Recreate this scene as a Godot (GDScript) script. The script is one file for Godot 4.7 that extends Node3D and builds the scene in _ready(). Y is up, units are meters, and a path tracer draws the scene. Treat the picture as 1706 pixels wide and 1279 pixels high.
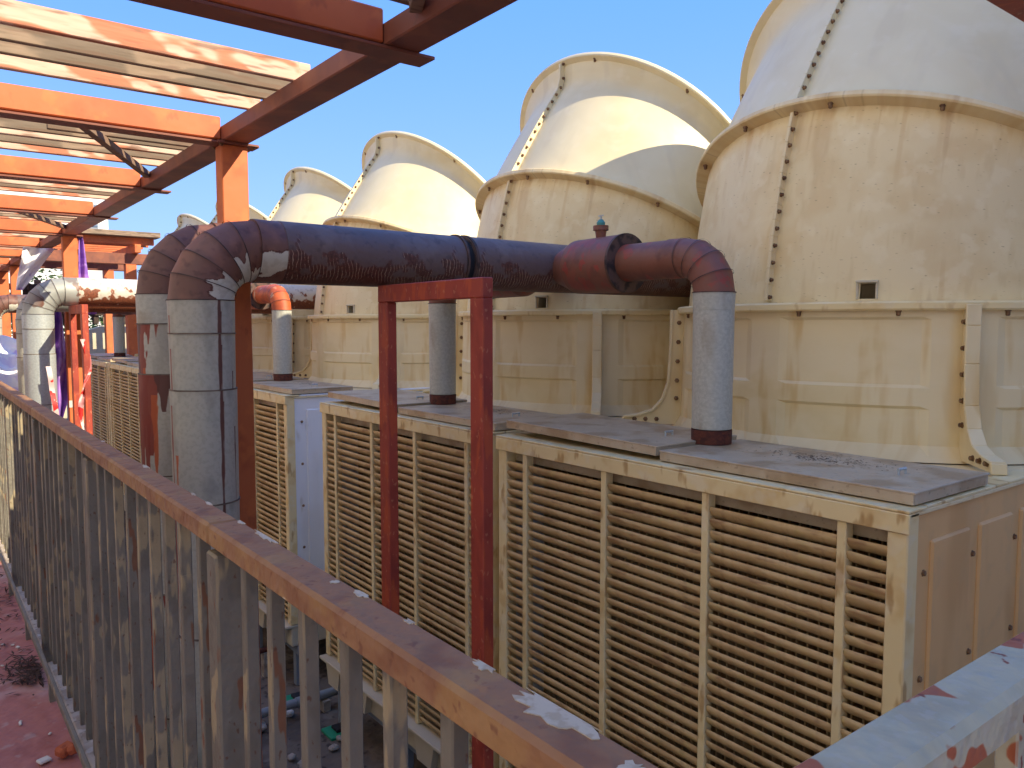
extends Node3D
# layout numbers: a = metres along the tower row, b = metres across it, h = height against the eye; the finished place is
# scaled by S and lifted so that the walkway is at y = 0
const S := 0.75
const LIFT := 1.65
const DECK := -3.9
const FLOOR := -2.2
var M := {}
var rng := RandomNumberGenerator.new()
var used := {}

func P(a: float, b: float, h: float) -> Vector3:
	return Vector3(b, h, -a)

# ---------------------------------------------------------------- naming
func numbered(n: String) -> String:
	if not used.has(n):
		used[n] = 0
		return n
	used[n] += 1
	return "%s_%03d" % [n, used[n]]

func tag(o: Node, label: String, category: String, group := "", kind := "") -> void:
	o.set_meta("label", label)
	if category != "": o.set_meta("category", category)
	if group != "": o.set_meta("group", group)
	if kind != "": o.set_meta("kind", kind)

func thing(n: String, at: Vector3, label: String, category: String, group := "") -> Node3D:
	var o := Node3D.new()
	o.name = numbered(n)
	add_child(o)
	o.position = at
	tag(o, label, category, group)
	return o

func mi(n: String, mesh: Mesh, m: Material, parent: Node, pos := Vector3.ZERO, bas := Basis.IDENTITY) -> MeshInstance3D:
	var o := MeshInstance3D.new()
	o.name = n
	o.mesh = mesh
	o.material_override = m
	parent.add_child(o, true)
	o.transform = Transform3D(bas, pos)
	return o

func struct(n: String, mesh: Mesh, m: Material, pos := Vector3.ZERO, label := "", category := "") -> MeshInstance3D:
	var o := mi(n, mesh, m, self, pos)
	o.set_meta("kind", "structure")
	if label != "": o.set_meta("label", label)
	if category != "": o.set_meta("category", category)
	return o

# ---------------------------------------------------------------- mesh helpers
func ST() -> SurfaceTool:
	var st := SurfaceTool.new()
	st.begin(Mesh.PRIMITIVE_TRIANGLES)
	return st

func done(st: SurfaceTool) -> ArrayMesh:
	st.generate_normals()
	return st.commit()

func quad(st: SurfaceTool, p0: Vector3, p1: Vector3, p2: Vector3, p3: Vector3, uv := Rect2(0, 0, 1, 1)) -> void:
	var q := [p0, p1, p2, p0, p2, p3]
	var w := [Vector2(0, 0), Vector2(1, 0), Vector2(1, 1), Vector2(0, 0), Vector2(1, 1), Vector2(0, 1)]
	for i in 6:
		st.set_uv(uv.position + w[i] * uv.size)
		st.add_vertex(q[i])

# chamfered box, c centre, s full size, k chamfer, bas orientation
func box(st: SurfaceTool, c: Vector3, s: Vector3, k := 0.0, bas := Basis.IDENTITY) -> void:
	st.set_smooth_group(-1)
	var e := s * 0.5
	if k <= 0.0:
		for ax in 3:
			var u := (ax + 1) % 3
			var v := (ax + 2) % 3
			for sg in [-1.0, 1.0]:
				var n := Vector3.ZERO
				n[ax] = e[ax] * sg
				var du := Vector3.ZERO
				du[u] = e[u]
				var dv := Vector3.ZERO
				dv[v] = e[v] * sg
				quad(st, c + bas * (n - du + dv), c + bas * (n + du + dv), c + bas * (n + du - dv), c + bas * (n - du - dv))
		return
	for ax in 3:
		var u := (ax + 1) % 3
		var v := (ax + 2) % 3
		for sg in [-1.0, 1.0]:
			var n := Vector3.ZERO
			n[ax] = e[ax] * sg
			var du := Vector3.ZERO
			du[u] = e[u] - k
			var dv := Vector3.ZERO
			dv[v] = (e[v] - k) * sg
			quad(st, c + bas * (n - du + dv), c + bas * (n + du + dv), c + bas * (n + du - dv), c + bas * (n - du - dv))
	for ax in 3:
		var u := (ax + 1) % 3
		var v := (ax + 2) % 3
		for su in [-1.0, 1.0]:
			for sv in [-1.0, 1.0]:
				var l := Vector3.ZERO
				l[ax] = e[ax] - k
				var p := Vector3.ZERO
				p[u] = e[u] * su
				p[v] = (e[v] - k) * sv
				var q := Vector3.ZERO
				q[u] = (e[u] - k) * su
				q[v] = e[v] * sv
				if su * sv > 0:
					quad(st, c + bas * (p - l), c + bas * (p + l), c + bas * (q + l), c + bas * (q - l))
				else:
					quad(st, c + bas * (q - l), c + bas * (q + l), c + bas * (p + l), c + bas * (p - l))
	for sx in [-1.0, 1.0]:
		for sy in [-1.0, 1.0]:
			for sz in [-1.0, 1.0]:
				var a := Vector3(e.x * sx, (e.y - k) * sy, (e.z - k) * sz)
				var b := Vector3((e.x - k) * sx, e.y * sy, (e.z - k) * sz)
				var d := Vector3((e.x - k) * sx, (e.y - k) * sy, e.z * sz)
				for p in ([a, d, b] if sx * sy * sz > 0 else [a, b, d]):
					st.set_uv(Vector2.ZERO)
					st.add_vertex(c + bas * p)

func box_mesh(s: Vector3, k := 0.0) -> ArrayMesh:
	var st := ST()
	box(st, Vector3.ZERO, s, k)
	return done(st)

# bar between two points, w across, t upwards
func bar(st: SurfaceTool, p: Vector3, q: Vector3, w: float, t: float, k := 0.0, up := Vector3.UP) -> void:
	var z := (q - p)
	var l := z.length()
	z /= l
	var x := up.cross(z)
	if x.length() < 0.01: x = Vector3.RIGHT.cross(z)
	x = x.normalized()
	box(st, (p + q) * 0.5, Vector3(w, t, l), k, Basis(x, z.cross(x), z))

# rings joined into a skin; vs gives v for each ring
func loft(st: SurfaceTool, rings: Array, vs: Array, closed := true, smooth := true) -> void:
	st.set_smooth_group(0 if smooth else -1)
	for i in rings.size() - 1:
		var r0: PackedVector3Array = rings[i]
		var r1: PackedVector3Array = rings[i + 1]
		var n := r0.size()
		var m := n if closed else n - 1
		for j in m:
			var k := (j + 1) % n
			var u0 := float(j) / m
			var u1 := float(j + 1) / m
			var pts := [r0[j], r1[j], r1[k], r0[j], r1[k], r0[k]]
			var uvs := [Vector2(u0, vs[i]), Vector2(u0, vs[i + 1]), Vector2(u1, vs[i + 1]), Vector2(u0, vs[i]), Vector2(u1, vs[i + 1]), Vector2(u1, vs[i])]
			for t in 6:
				st.set_uv(uvs[t])
				st.add_vertex(pts[t])

func ring(c: Vector3, ex: Vector3, ey: Vector3, r: float, n: int) -> PackedVector3Array:
	var o := PackedVector3Array()
	for j in n:
		var t := TAU * j / n
		o.append(c + ex * (r * cos(t)) + ey * (r * sin(t)))
	return o

func cap(st: SurfaceTool, r: PackedVector3Array, flip := false) -> void:
	st.set_smooth_group(-1)
	var c := Vector3.ZERO
	for p in r: c += p
	c /= r.size()
	for j in r.size():
		var k := (j + 1) % r.size()
		for p in ([c, r[k], r[j]] if flip else [c, r[j], r[k]]):
			st.set_uv(Vector2.ZERO)
			st.add_vertex(p)

func frame_of(d: Vector3) -> Array:
	var x := Vector3.UP.cross(d)
	if x.length() < 0.05: x = Vector3.LEFT
	x = x.normalized()
	return [x, d.cross(x).normalized()]

# straight tube with closed ends (profile: list of [t along, radius])
func tube(st: SurfaceTool, p: Vector3, q: Vector3, prof: Array, n := 28, caps := true) -> void:
	var d := (q - p).normalized()
	var f := frame_of(d)
	var l := (q - p).length()
	var rs := []
	var vs := []
	for e in prof:
		rs.append(ring(p + d * e[0] * l, f[0], f[1], e[1], n))
		vs.append(e[0] * l)
	for i in rs.size() - 1:
		st.set_smooth_group(i + 1)
		loft_flat(st, rs[i], rs[i + 1], vs[i], vs[i + 1], i + 1)
	if caps:
		cap(st, rs[0], true)
		cap(st, rs[-1])

func loft_flat(st: SurfaceTool, r0: PackedVector3Array, r1: PackedVector3Array, v0: float, v1: float, grp: int) -> void:
	st.set_smooth_group(grp)
	var n := r0.size()
	for j in n:
		var k := (j + 1) % n
		var u0 := float(j) / n
		var u1 := float(j + 1) / n
		var pts := [r0[j], r1[j], r1[k], r0[j], r1[k], r0[k]]
		var uvs := [Vector2(u0, v0), Vector2(u0, v1), Vector2(u1, v1), Vector2(u0, v0), Vector2(u1, v1), Vector2(u1, v0)]
		for t in 6:
			st.set_uv(uvs[t])
			st.add_vertex(pts[t])

# extruded outline: pts in the plane (ex, ey), thickness along ez about o
func extrude(st: SurfaceTool, o: Vector3, ex: Vector3, ey: Vector3, ez: Vector3, pts: PackedVector2Array, t: float) -> void:
	st.set_smooth_group(-1)
	var tri := Geometry2D.triangulate_polygon(pts)
	for s in [-0.5, 0.5]:
		for i in range(0, tri.size(), 3):
			var idx := [tri[i], tri[i + 1], tri[i + 2]]
			if s < 0: idx.reverse()
			for k in idx:
				st.set_uv(pts[k])
				st.add_vertex(o + ex * pts[k].x + ey * pts[k].y + ez * (t * s))
	for i in pts.size():
		var a := pts[i]
		var b := pts[(i + 1) % pts.size()]
		var pa := o + ex * a.x + ey * a.y
		var pb := o + ex * b.x + ey * b.y
		quad(st, pa - ez * (t * 0.5), pa + ez * (t * 0.5), pb + ez * (t * 0.5), pb - ez * (t * 0.5))

# ---------------------------------------------------------------- textures
func noise_bytes(size: int, f: float, sx: int, sy: int, sd: int, oct := 4) -> PackedByteArray:
	var n := FastNoiseLite.new()
	n.seed = sd
	n.noise_type = FastNoiseLite.TYPE_SIMPLEX_SMOOTH
	n.frequency = f / size
	n.fractal_octaves = oct
	var w := maxi(8, size / sx)
	var h := maxi(8, size / sy)
	var im := n.get_seamless_image(w, h, false, false, 0.15, true)
	im.convert(Image.FORMAT_L8)
	if w != size or h != size: im.resize(size, size, Image.INTERPOLATE_CUBIC)
	return im.get_data()

# base colour and layers [colour, frequency, lo, hi, stretch x, stretch y, opacity] (sRGB)
func paint(size: int, base: Color, layers: Array, sd: int) -> Image:
	var d := PackedByteArray()
	var n := size * size
	d.resize(n * 3)
	var r0 := int(base.r * 255)
	var g0 := int(base.g * 255)
	var b0 := int(base.b * 255)
	for i in n:
		d[i * 3] = r0
		d[i * 3 + 1] = g0
		d[i * 3 + 2] = b0
	for L in layers:
		sd += 7
		var nb := noise_bytes(size, L[1], L[4], L[5], sd)
		var lut := PackedFloat32Array()
		for v in 256: lut.append(smoothstep(L[2], L[3], v / 255.0) * L[6])
		var c: Color = L[0]
		var cr := c.r * 255.0
		var cg := c.g * 255.0
		var cb := c.b * 255.0
		for i in n:
			var k := lut[nb[i]]
			if k > 0.004:
				var j := i * 3
				d[j] = int(d[j] + (cr - d[j]) * k)
				d[j + 1] = int(d[j + 1] + (cg - d[j + 1]) * k)
				d[j + 2] = int(d[j + 2] + (cb - d[j + 2]) * k)
	return Image.create_from_data(size, size, false, Image.FORMAT_RGB8, d)

var bump_cache := {}
func bump_tex(f: float, sx: int, sy: int, amount: float) -> ImageTexture:
	var key := "%s_%d_%d_%s" % [f, sx, sy, amount]
	if bump_cache.has(key): return bump_cache[key]
	var im := Image.create_from_data(256, 256, false, Image.FORMAT_L8, noise_bytes(256, f, sx, sy, 91, 5))
	im.convert(Image.FORMAT_RGBA8)
	im.bump_map_to_normal_map(amount)
	bump_cache[key] = ImageTexture.create_from_image(im)
	return bump_cache[key]

func mat(n: String, im: Image, scale: float, rough := 0.7, metal := 0.0, tri := true, bump := [], spec := 0.5) -> StandardMaterial3D:
	var m := StandardMaterial3D.new()
	m.resource_name = n
	if im != null:
		im.generate_mipmaps()
		m.albedo_texture = ImageTexture.create_from_image(im)
	m.roughness = rough
	m.metallic = metal
	m.metallic_specular = spec
	m.cull_mode = BaseMaterial3D.CULL_DISABLED
	if tri:
		m.uv1_triplanar = true
		m.uv1_world_triplanar = true
	m.uv1_scale = Vector3.ONE * scale
	if bump.size() > 0:
		m.normal_enabled = true
		m.normal_texture = bump_tex(bump[0], bump[1], bump[2], bump[3])
		m.normal_scale = bump[4]
	M[n] = m
	return m

func plain(n: String, c: Color, rough := 0.7, metal := 0.0) -> StandardMaterial3D:
	var m := StandardMaterial3D.new()
	m.albedo_color = c
	m.roughness = rough
	m.metallic = metal
	m.cull_mode = BaseMaterial3D.CULL_DISABLED
	M[n] = m
	return m

func C(r: float, g: float, b: float) -> Color:
	return Color(r / 255.0, g / 255.0, b / 255.0)

func materials() -> void:
	# glass-fibre shells: pale above, yellowed below
	mat("shell_upper", paint(512, C(231, 216, 174), [[C(218, 198, 150), 3.0, 0.5, 0.8, 1, 1, 0.6], [C(206, 190, 154), 10.0, 0.62, 0.85, 1, 4, 0.4], [C(242, 230, 204), 14.0, 0.6, 0.8, 1, 1, 0.3]], 11), 0.45, 0.5, 0.0, true, [6.0, 1, 1, 1.5, 0.25])
	mat("shell_lower", stain_image(), 1.0, 0.5, 0.0, false)
	mat("skirt", paint(512, C(236, 214, 164), [[C(224, 198, 140), 4.0, 0.5, 0.8, 1, 1, 0.7], [C(204, 158, 86), 12.0, 0.66, 0.9, 1, 6, 0.5], [C(240, 220, 176), 8.0, 0.6, 0.85, 2, 1, 0.4]], 31), 0.5, 0.55, 0.0, true, [7.0, 1, 1, 1.5, 0.35])
	mat("trim", paint(512, C(238, 214, 156), [[C(218, 182, 116), 5.0, 0.55, 0.8, 1, 1, 0.6], [C(168, 122, 66), 14.0, 0.68, 0.85, 1, 3, 0.6], [C(236, 222, 190), 9.0, 0.6, 0.8, 1, 1, 0.4]], 41), 0.7, 0.6, 0.0, true, [9.0, 1, 1, 1.5, 0.3])
	mat("slat", paint(512, C(208, 176, 122), [[C(180, 146, 96), 7.0, 0.45, 0.75, 2, 1, 0.75], [C(136, 96, 60), 18.0, 0.6, 0.85, 4, 1, 0.65], [C(198, 176, 104), 10.0, 0.62, 0.85, 1, 1, 0.4]], 53), 0.9, 0.6, 0.0, true, [12.0, 2, 1, 1.5, 0.3])
	mat("end_tan", paint(512, C(230, 182, 118), [[C(208, 156, 94), 4.0, 0.5, 0.8, 1, 4, 0.6], [C(214, 172, 116), 8.0, 0.6, 0.8, 1, 1, 0.4]], 61), 0.6, 0.6)
	mat("end_white", paint(512, C(238, 238, 234), [[C(224, 222, 214), 4.0, 0.5, 0.8, 1, 3, 0.6], [C(188, 176, 150), 12.0, 0.7, 0.9, 1, 5, 0.4]], 67), 0.6, 0.55)
	mat("lid", paint(512, C(194, 174, 142), [[C(166, 138, 102), 4.0, 0.45, 0.75, 1, 1, 0.75], [C(204, 188, 158), 6.0, 0.6, 0.8, 1, 1, 0.5], [C(130, 108, 86), 40.0, 0.74, 0.86, 1, 1, 0.4]], 71), 0.8, 0.48, 0.15, true, [14.0, 1, 1, 2.0, 0.3])
	mat("fill_pack", paint(256, C(192, 166, 122), [[C(172, 144, 102), 24.0, 0.4, 0.6, 1, 6, 0.7], [C(206, 184, 144), 40.0, 0.62, 0.8, 1, 4, 0.7]], 73), 1.2, 0.95)
	mat("bolt", paint(64, C(150, 118, 84), [[C(100, 70, 48), 6.0, 0.4, 0.6, 1, 1, 0.9]], 77), 3.0, 0.6, 0.4)
	# pipes
	mat("galvanised", paint(512, C(186, 184, 168), [[C(170, 168, 152), 30.0, 0.45, 0.6, 1, 1, 0.6], [C(202, 200, 184), 44.0, 0.6, 0.7, 1, 1, 0.5], [C(150, 136, 116), 5.0, 0.6, 0.85, 1, 3, 0.5]], 83), 1.4, 0.5, 0.05)
	mat("galvanised_bright", paint(512, C(190, 196, 194), [[C(172, 178, 176), 30.0, 0.45, 0.6, 1, 1, 0.6], [C(204, 210, 208), 44.0, 0.6, 0.7, 1, 1, 0.5]], 85), 1.4, 0.4, 0.4)
	mat("wrap_slate", wrap_image(C(106, 86, 82), C(112, 66, 56), C(206, 184, 156), 5), 1.0, 0.55, 0.0, false, [10.0, 1, 1, 1.5, 0.4])
	mat("wrap_rust", wrap_image(C(206, 196, 180), C(158, 88, 58), C(96, 60, 46), 9), 1.0, 0.6, 0.0, false, [10.0, 1, 1, 1.5, 0.4])
	mat("wrap_brown", paint(512, C(128, 80, 62), [[C(102, 62, 52), 4.0, 0.45, 0.7, 1, 1, 0.7], [C(176, 56, 46), 5.0, 0.72, 0.78, 1, 1, 0.6], [C(124, 88, 72), 20.0, 0.62, 0.8, 1, 1, 0.5]], 97), 1.3, 0.55, 0.0, true, [12.0, 1, 1, 1.5, 0.3])
	mat("wrap_orange", paint(512, C(196, 92, 44), [[C(150, 64, 34), 5.0, 0.45, 0.7, 1, 1, 0.7], [C(214, 196, 170), 5.0, 0.7, 0.76, 1, 1, 0.8]], 99), 1.3, 0.55)
	mat("gore", gore_image(1), 1.0, 0.5, 0.0, false)
	mat("gore_worn", gore_image(2), 1.0, 0.5, 0.0, false)
	mat("gore_light", paint(512, C(164, 166, 160), [[C(144, 146, 140), 8.0, 0.5, 0.8, 1, 1, 0.6], [C(104, 62, 48), 2.6, 0.64, 0.67, 1, 1, 0.95]], 103), 0.9, 0.5, 0.2)
	mat("seam", paint(64, C(92, 68, 58), [[C(40, 30, 28), 5.0, 0.4, 0.7, 1, 1, 0.9]], 107), 3.0, 0.7)
	mat("lap_grey", paint(64, C(126, 112, 96), [[C(92, 76, 64), 5.0, 0.4, 0.7, 1, 1, 0.9]], 108), 3.0, 0.7)
	mat("rust_band", paint(256, C(96, 46, 30), [[C(66, 32, 24), 8.0, 0.4, 0.7, 1, 1, 0.9], [C(126, 66, 38), 20.0, 0.6, 0.8, 1, 1, 0.5]], 109), 3.0, 0.8)
	mat("riser_streak", riser_image(0, C(180, 177, 160)), 1.0, 0.5, 0.05, false)
	mat("riser_rust", riser_image(1, C(186, 181, 164)), 1.0, 0.5, 0.05, false)
	mat("riser_rust_low", riser_image(2, C(182, 176, 158)), 1.0, 0.55, 0.05, false)
	# steel and timber
	mat("orange_steel", paint(512, C(204, 108, 58), [[C(184, 90, 48), 4.0, 0.5, 0.8, 1, 1, 0.6], [C(222, 124, 62), 7.0, 0.6, 0.8, 1, 1, 0.5], [C(150, 72, 40), 16.0, 0.74, 0.9, 1, 2, 0.35]], 113), 0.7, 0.55, 0.0, true, [10.0, 1, 1, 1.0, 0.2])
	mat("beam_brown", paint(512, C(132, 76, 56), [[C(108, 62, 50), 4.0, 0.45, 0.75, 1, 1, 0.7], [C(154, 92, 62), 6.0, 0.6, 0.8, 1, 1, 0.5], [C(112, 74, 60), 14.0, 0.68, 0.85, 1, 1, 0.5]], 115), 0.7, 0.6)
	mat("red_steel", paint(512, C(164, 66, 48), [[C(136, 50, 38), 4.0, 0.5, 0.75, 1, 2, 0.7], [C(190, 84, 44), 8.0, 0.62, 0.74, 1, 4, 0.7], [C(206, 150, 110), 30.0, 0.74, 0.82, 1, 2, 0.5]], 121), 1.2, 0.55, 0.0, true, [10.0, 1, 1, 1.0, 0.2])
	for k in 4:
		var base: Color = [C(196, 120, 88), C(148, 126, 104), C(206, 178, 156), C(188, 140, 112)][k]
		var flk: Color = [C(222, 190, 168), C(112, 98, 82), C(190, 96, 62), C(222, 206, 190)][k]
		mat("board_%d" % k, paint(512, base, [[flk, 6.0, 0.52, 0.62, 3, 1, 0.8], [C(118, 92, 74), 30.0, 0.6, 0.8, 8, 1, 0.6], [C(96, 72, 58), 9.0, 0.72, 0.8, 4, 1, 0.5]], 131 + k * 5), 0.8, 0.85, 0.0, true, [24.0, 8, 1, 2.0, 0.5])
	mat("batten", paint(256, C(140, 112, 90), [[C(108, 84, 66), 20.0, 0.5, 0.8, 6, 1, 0.7]], 161), 1.5, 0.85)
	mat("dark_timber", paint(256, C(70, 54, 44), [[C(48, 38, 32), 14.0, 0.45, 0.75, 1, 5, 0.8], [C(112, 92, 76), 10.0, 0.66, 0.85, 1, 3, 0.5]], 163), 1.5, 0.85)
	# rails and floors
	mat("rail_top", paint(512, C(154, 112, 78), [[C(134, 90, 62), 6.0, 0.5, 0.75, 1, 1, 0.7], [C(176, 138, 84), 5.0, 0.54, 0.76, 1, 1, 0.5], [C(214, 198, 174), 3.2, 0.80, 0.82, 1, 1, 0.9], [C(110, 66, 48), 30.0, 0.72, 0.84, 1, 1, 0.5]], 171), 1.1, 0.7, 0.0, true, [16.0, 1, 1, 2.5, 0.6])
	var rbm := mat("rail_bar", paint(512, C(122, 116, 103), [[C(104, 98, 86), 5.0, 0.5, 0.75, 1, 2, 0.6], [C(190, 168, 124), 6.0, 0.66, 0.74, 1, 4, 0.55], [C(122, 76, 50), 7.0, 0.74, 0.79, 1, 4, 0.8], [C(96, 62, 44), 26.0, 0.8, 0.86, 1, 2, 0.7]], 181), 1.3, 0.65, 0.0, true, [16.0, 1, 1, 2.0, 0.5])
	for k in 7:
		var v: StandardMaterial3D = rbm.duplicate()
		v.uv1_world_triplanar = false
		v.uv1_offset = Vector3(0.37 * k, 0.61 * k + 0.2, 0.23 * k)
		M["rail_bar_%d" % k] = v
	mat("rail_grey", paint(512, C(186, 182, 154), [[C(166, 160, 134), 5.0, 0.5, 0.75, 1, 1, 0.6], [C(188, 186, 170), 30.0, 0.6, 0.7, 1, 1, 0.4], [C(170, 90, 56), 4.2, 0.735, 0.76, 1, 1, 0.92], [C(128, 62, 44), 11.0, 0.80, 0.82, 1, 1, 0.9]], 191), 1.3, 0.65, 0.0, true, [16.0, 1, 1, 2.5, 0.6])
	mat("walkway", paint(512, C(170, 104, 92), [[C(192, 152, 140), 3.0, 0.5, 0.75, 1, 1, 0.7], [C(152, 84, 72), 6.0, 0.55, 0.8, 1, 1, 0.5], [C(178, 158, 150), 18.0, 0.7, 0.84, 1, 1, 0.5]], 201), 0.5, 0.6, 0.0, true, [20.0, 1, 1, 2.0, 0.4])
	mat("concrete", paint(512, C(176, 162, 144), [[C(146, 128, 108), 5.0, 0.5, 0.75, 1, 1, 0.7], [C(204, 196, 182), 12.0, 0.62, 0.8, 1, 1, 0.6], [C(96, 80, 64), 30.0, 0.7, 0.84, 1, 1, 0.5]], 211), 0.8, 0.85, 0.0, true, [20.0, 1, 1, 2.5, 0.6])
	mat("deck", paint(512, C(118, 103, 88), [[C(90, 76, 64), 4.0, 0.45, 0.7, 1, 1, 0.8], [C(140, 128, 114), 9.0, 0.64, 0.82, 1, 1, 0.6], [C(52, 44, 38), 24.0, 0.68, 0.82, 1, 1, 0.6]], 221), 0.35, 0.9, 0.0, true, [20.0, 1, 1, 2.5, 0.6])
	mat("plaster_white", paint(256, C(236, 232, 220), [[C(220, 214, 200), 3.0, 0.5, 0.8, 1, 2, 0.6]], 231), 0.3, 0.8)
	mat("plaster_cream", paint(256, C(230, 214, 186), [[C(214, 194, 162), 3.0, 0.5, 0.8, 1, 2, 0.6]], 233), 0.3, 0.85)
	mat("beige", paint(256, C(206, 192, 162), [[C(184, 168, 138), 3.0, 0.5, 0.8, 1, 2, 0.6]], 235), 0.3, 0.85)
	plain("green_pad", C(36, 148, 104), 0.6)
	plain("teal", C(70, 140, 132), 0.5)
	plain("grey_paint", C(136, 144, 152), 0.6)
	plain("blue_grey", C(92, 110, 132), 0.6)
	plain("white_paint", C(232, 232, 226), 0.5)
	plain("grey_pipe", C(140, 140, 136), 0.5)
	plain("black_rubber", C(30, 30, 32), 0.8)
	mat("brick_red", paint(128, C(178, 92, 56), [[C(140, 66, 42), 8.0, 0.5, 0.7, 1, 1, 0.7]], 241), 4.0, 0.9)
	mat("flake", paint(128, C(204, 190, 164), [[C(180, 160, 132), 8.0, 0.5, 0.7, 1, 1, 0.7]], 263), 5.0, 0.8)
	plain("chip_white", C(214, 206, 192), 0.8)
	plain("leaf_litter", C(70, 50, 42), 0.95)
	var pm := mat("sheet_purple", paint(256, C(158, 112, 196), [[C(120, 74, 168), 4.0, 0.5, 0.7, 1, 1, 0.7], [C(212, 186, 226), 5.0, 0.64, 0.76, 1, 2, 0.7]], 251), 1.5, 0.4)
	pm.backlight_enabled = true
	pm.backlight = Color(0.25, 0.15, 0.32)
	var wm := mat("sheet_white", paint(256, C(240, 236, 236), [[C(190, 160, 214), 3.0, 0.68, 0.76, 1, 1, 0.8]], 253), 1.2, 0.5)
	wm.backlight_enabled = true
	wm.backlight = Color(0.2, 0.2, 0.2)
	mat("tape_red", paint(128, C(206, 40, 36), [[C(232, 222, 216), 3.0, 0.58, 0.6, 1, 1, 0.95]], 257), 2.0, 0.5)
	var lm := plain("leaf", C(74, 104, 52), 0.6)
	lm.vertex_color_use_as_albedo = true
	lm.albedo_color = Color.WHITE
	lm.backlight_enabled = true
	lm.backlight = Color(0.05, 0.09, 0.03)
	plain("bark", C(84, 66, 52), 0.9)

# lower shell skin: u round the shell, v from the bolted joint (0) down to the base flange (1); rust and resin runs start at the joint's bolts
func stain_image() -> Image:
	var n := 1024
	var im := paint(n, C(236, 213, 161), [[C(226, 197, 140), 18.0, 0.45, 0.8, 1, 8, 0.7], [C(246, 228, 184), 40.0, 0.58, 0.8, 1, 8, 0.4], [C(216, 186, 130), 90.0, 0.62, 0.85, 1, 32, 0.3], [C(140, 110, 76), 260.0, 0.80, 0.9, 1, 4, 0.5]], 23)
	var nz := noise_bytes(n, 22.0, 1, 6, 777)
	var r := RandomNumberGenerator.new()
	r.seed = 88
	for k in 150:
		var u0 := int(r.randf() * n)
		if k < 56: u0 = int((k % 14 + 0.4) / 14.0 * n) + r.randi_range(-6, 6)
		var len := int(n * (0.06 + 0.5 * pow(r.randf(), 2.2)))
		var w := r.randf_range(1.5, 5.0) + (7.0 if k % 9 == 0 else 0.0)
		var op := r.randf_range(0.05, 0.24)
		var col := C(206, 156, 84).lerp(C(150, 100, 58), r.randf() * 0.8)
		var up := k % 5 == 4
		for yy in len:
			var y := (n - 1 - yy) if up else yy
			var t := float(yy) / len
			var ww := w * (1.0 - 0.6 * t)
			for xx in range(-14, 15):
				var x := posmod(u0 + xx, n)
				var e := ww * (0.35 + 1.3 * nz[y * n + x] / 255.0)
				if absi(xx) < e:
					im.set_pixel(x, y, im.get_pixel(x, y).lerp(col, op * (1.0 - t * t) * smoothstep(e, e * 0.4, absf(xx))))
	return im

# wrapped pipe skin: u runs round it (0.75 = underside), v along it; the old bitumen skin has worn to brown cloth with loose threads below
func wrap_image(top: Color, low: Color, thread: Color, sd: int) -> Image:
	var im := paint(512, top, [[top.lightened(0.12), 4.0, 0.5, 0.8, 1, 1, 0.5], [top.darkened(0.25), 9.0, 0.62, 0.85, 1, 1, 0.5]], sd * 13)
	var nz := noise_bytes(512, 6.0, 1, 1, sd * 17)
	var nf := noise_bytes(512, 40.0, 1, 1, sd * 19)
	for y in 512:
		for x in 512:
			var u := x / 512.0
			var d: float = abs(u - 0.72)
			d = min(d, 1.0 - d)
			var k := smoothstep(0.20, 0.15, d + (nz[y * 512 + x] / 255.0 - 0.5) * 0.34)
			if k > 0.0:
				var c := low.lerp(low.darkened(0.4), nf[y * 512 + x] / 255.0)
				# threads that run round the pipe in slanting lines
				var ph := float(y) / 512.0 * 46.0 + d * 9.0 + (nz[((y + 100) % 512) * 512 + x] / 255.0) * 1.6
				var t: float = abs(fmod(ph, 1.0) - 0.5)
				var on := smoothstep(0.10, 0.04, t) * smoothstep(0.42, 0.58, nf[((x * 3) % 512) + y * 512] / 255.0 * 0.4 + nz[((y + 260) % 512) * 512 + x] / 255.0 * 0.7)
				c = c.lerp(thread, on * 0.75 * smoothstep(0.02, 0.08, d))
				im.set_pixel(x, y, im.get_pixel(x, y).lerp(c, k))
	return im

# elbow gore: brown coating that has flaked off the inner bend (u 0.5) down to the zinc sheet
func gore_image(sd: int) -> Image:
	var im := paint(256, C(112, 76, 64), [[C(136, 92, 74), 5.0, 0.5, 0.8, 1, 1, 0.6], [C(86, 54, 48), 9.0, 0.6, 0.85, 1, 1, 0.6]], 700 + sd)
	var zn := paint(256, C(200, 196, 180), [[C(180, 174, 156), 14.0, 0.5, 0.7, 1, 1, 0.6]], 720 + sd)
	var nz := noise_bytes(256, 3.0, 1, 1, 740 + sd)
	var nf := noise_bytes(256, 20.0, 1, 1, 760 + sd)
	for y in 256:
		for x in 256:
			var d: float = abs(x / 256.0 - 0.55)
			var e := 0.10 * sd + (nz[y * 256 + x] / 255.0 - 0.5) * 0.22 + (nf[y * 256 + x] / 255.0 - 0.5) * 0.03
			if d < e: im.set_pixel(x, y, zn.get_pixel(x, y))
			elif d < e + 0.012: im.set_pixel(x, y, C(84, 44, 34))
	return im

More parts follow.
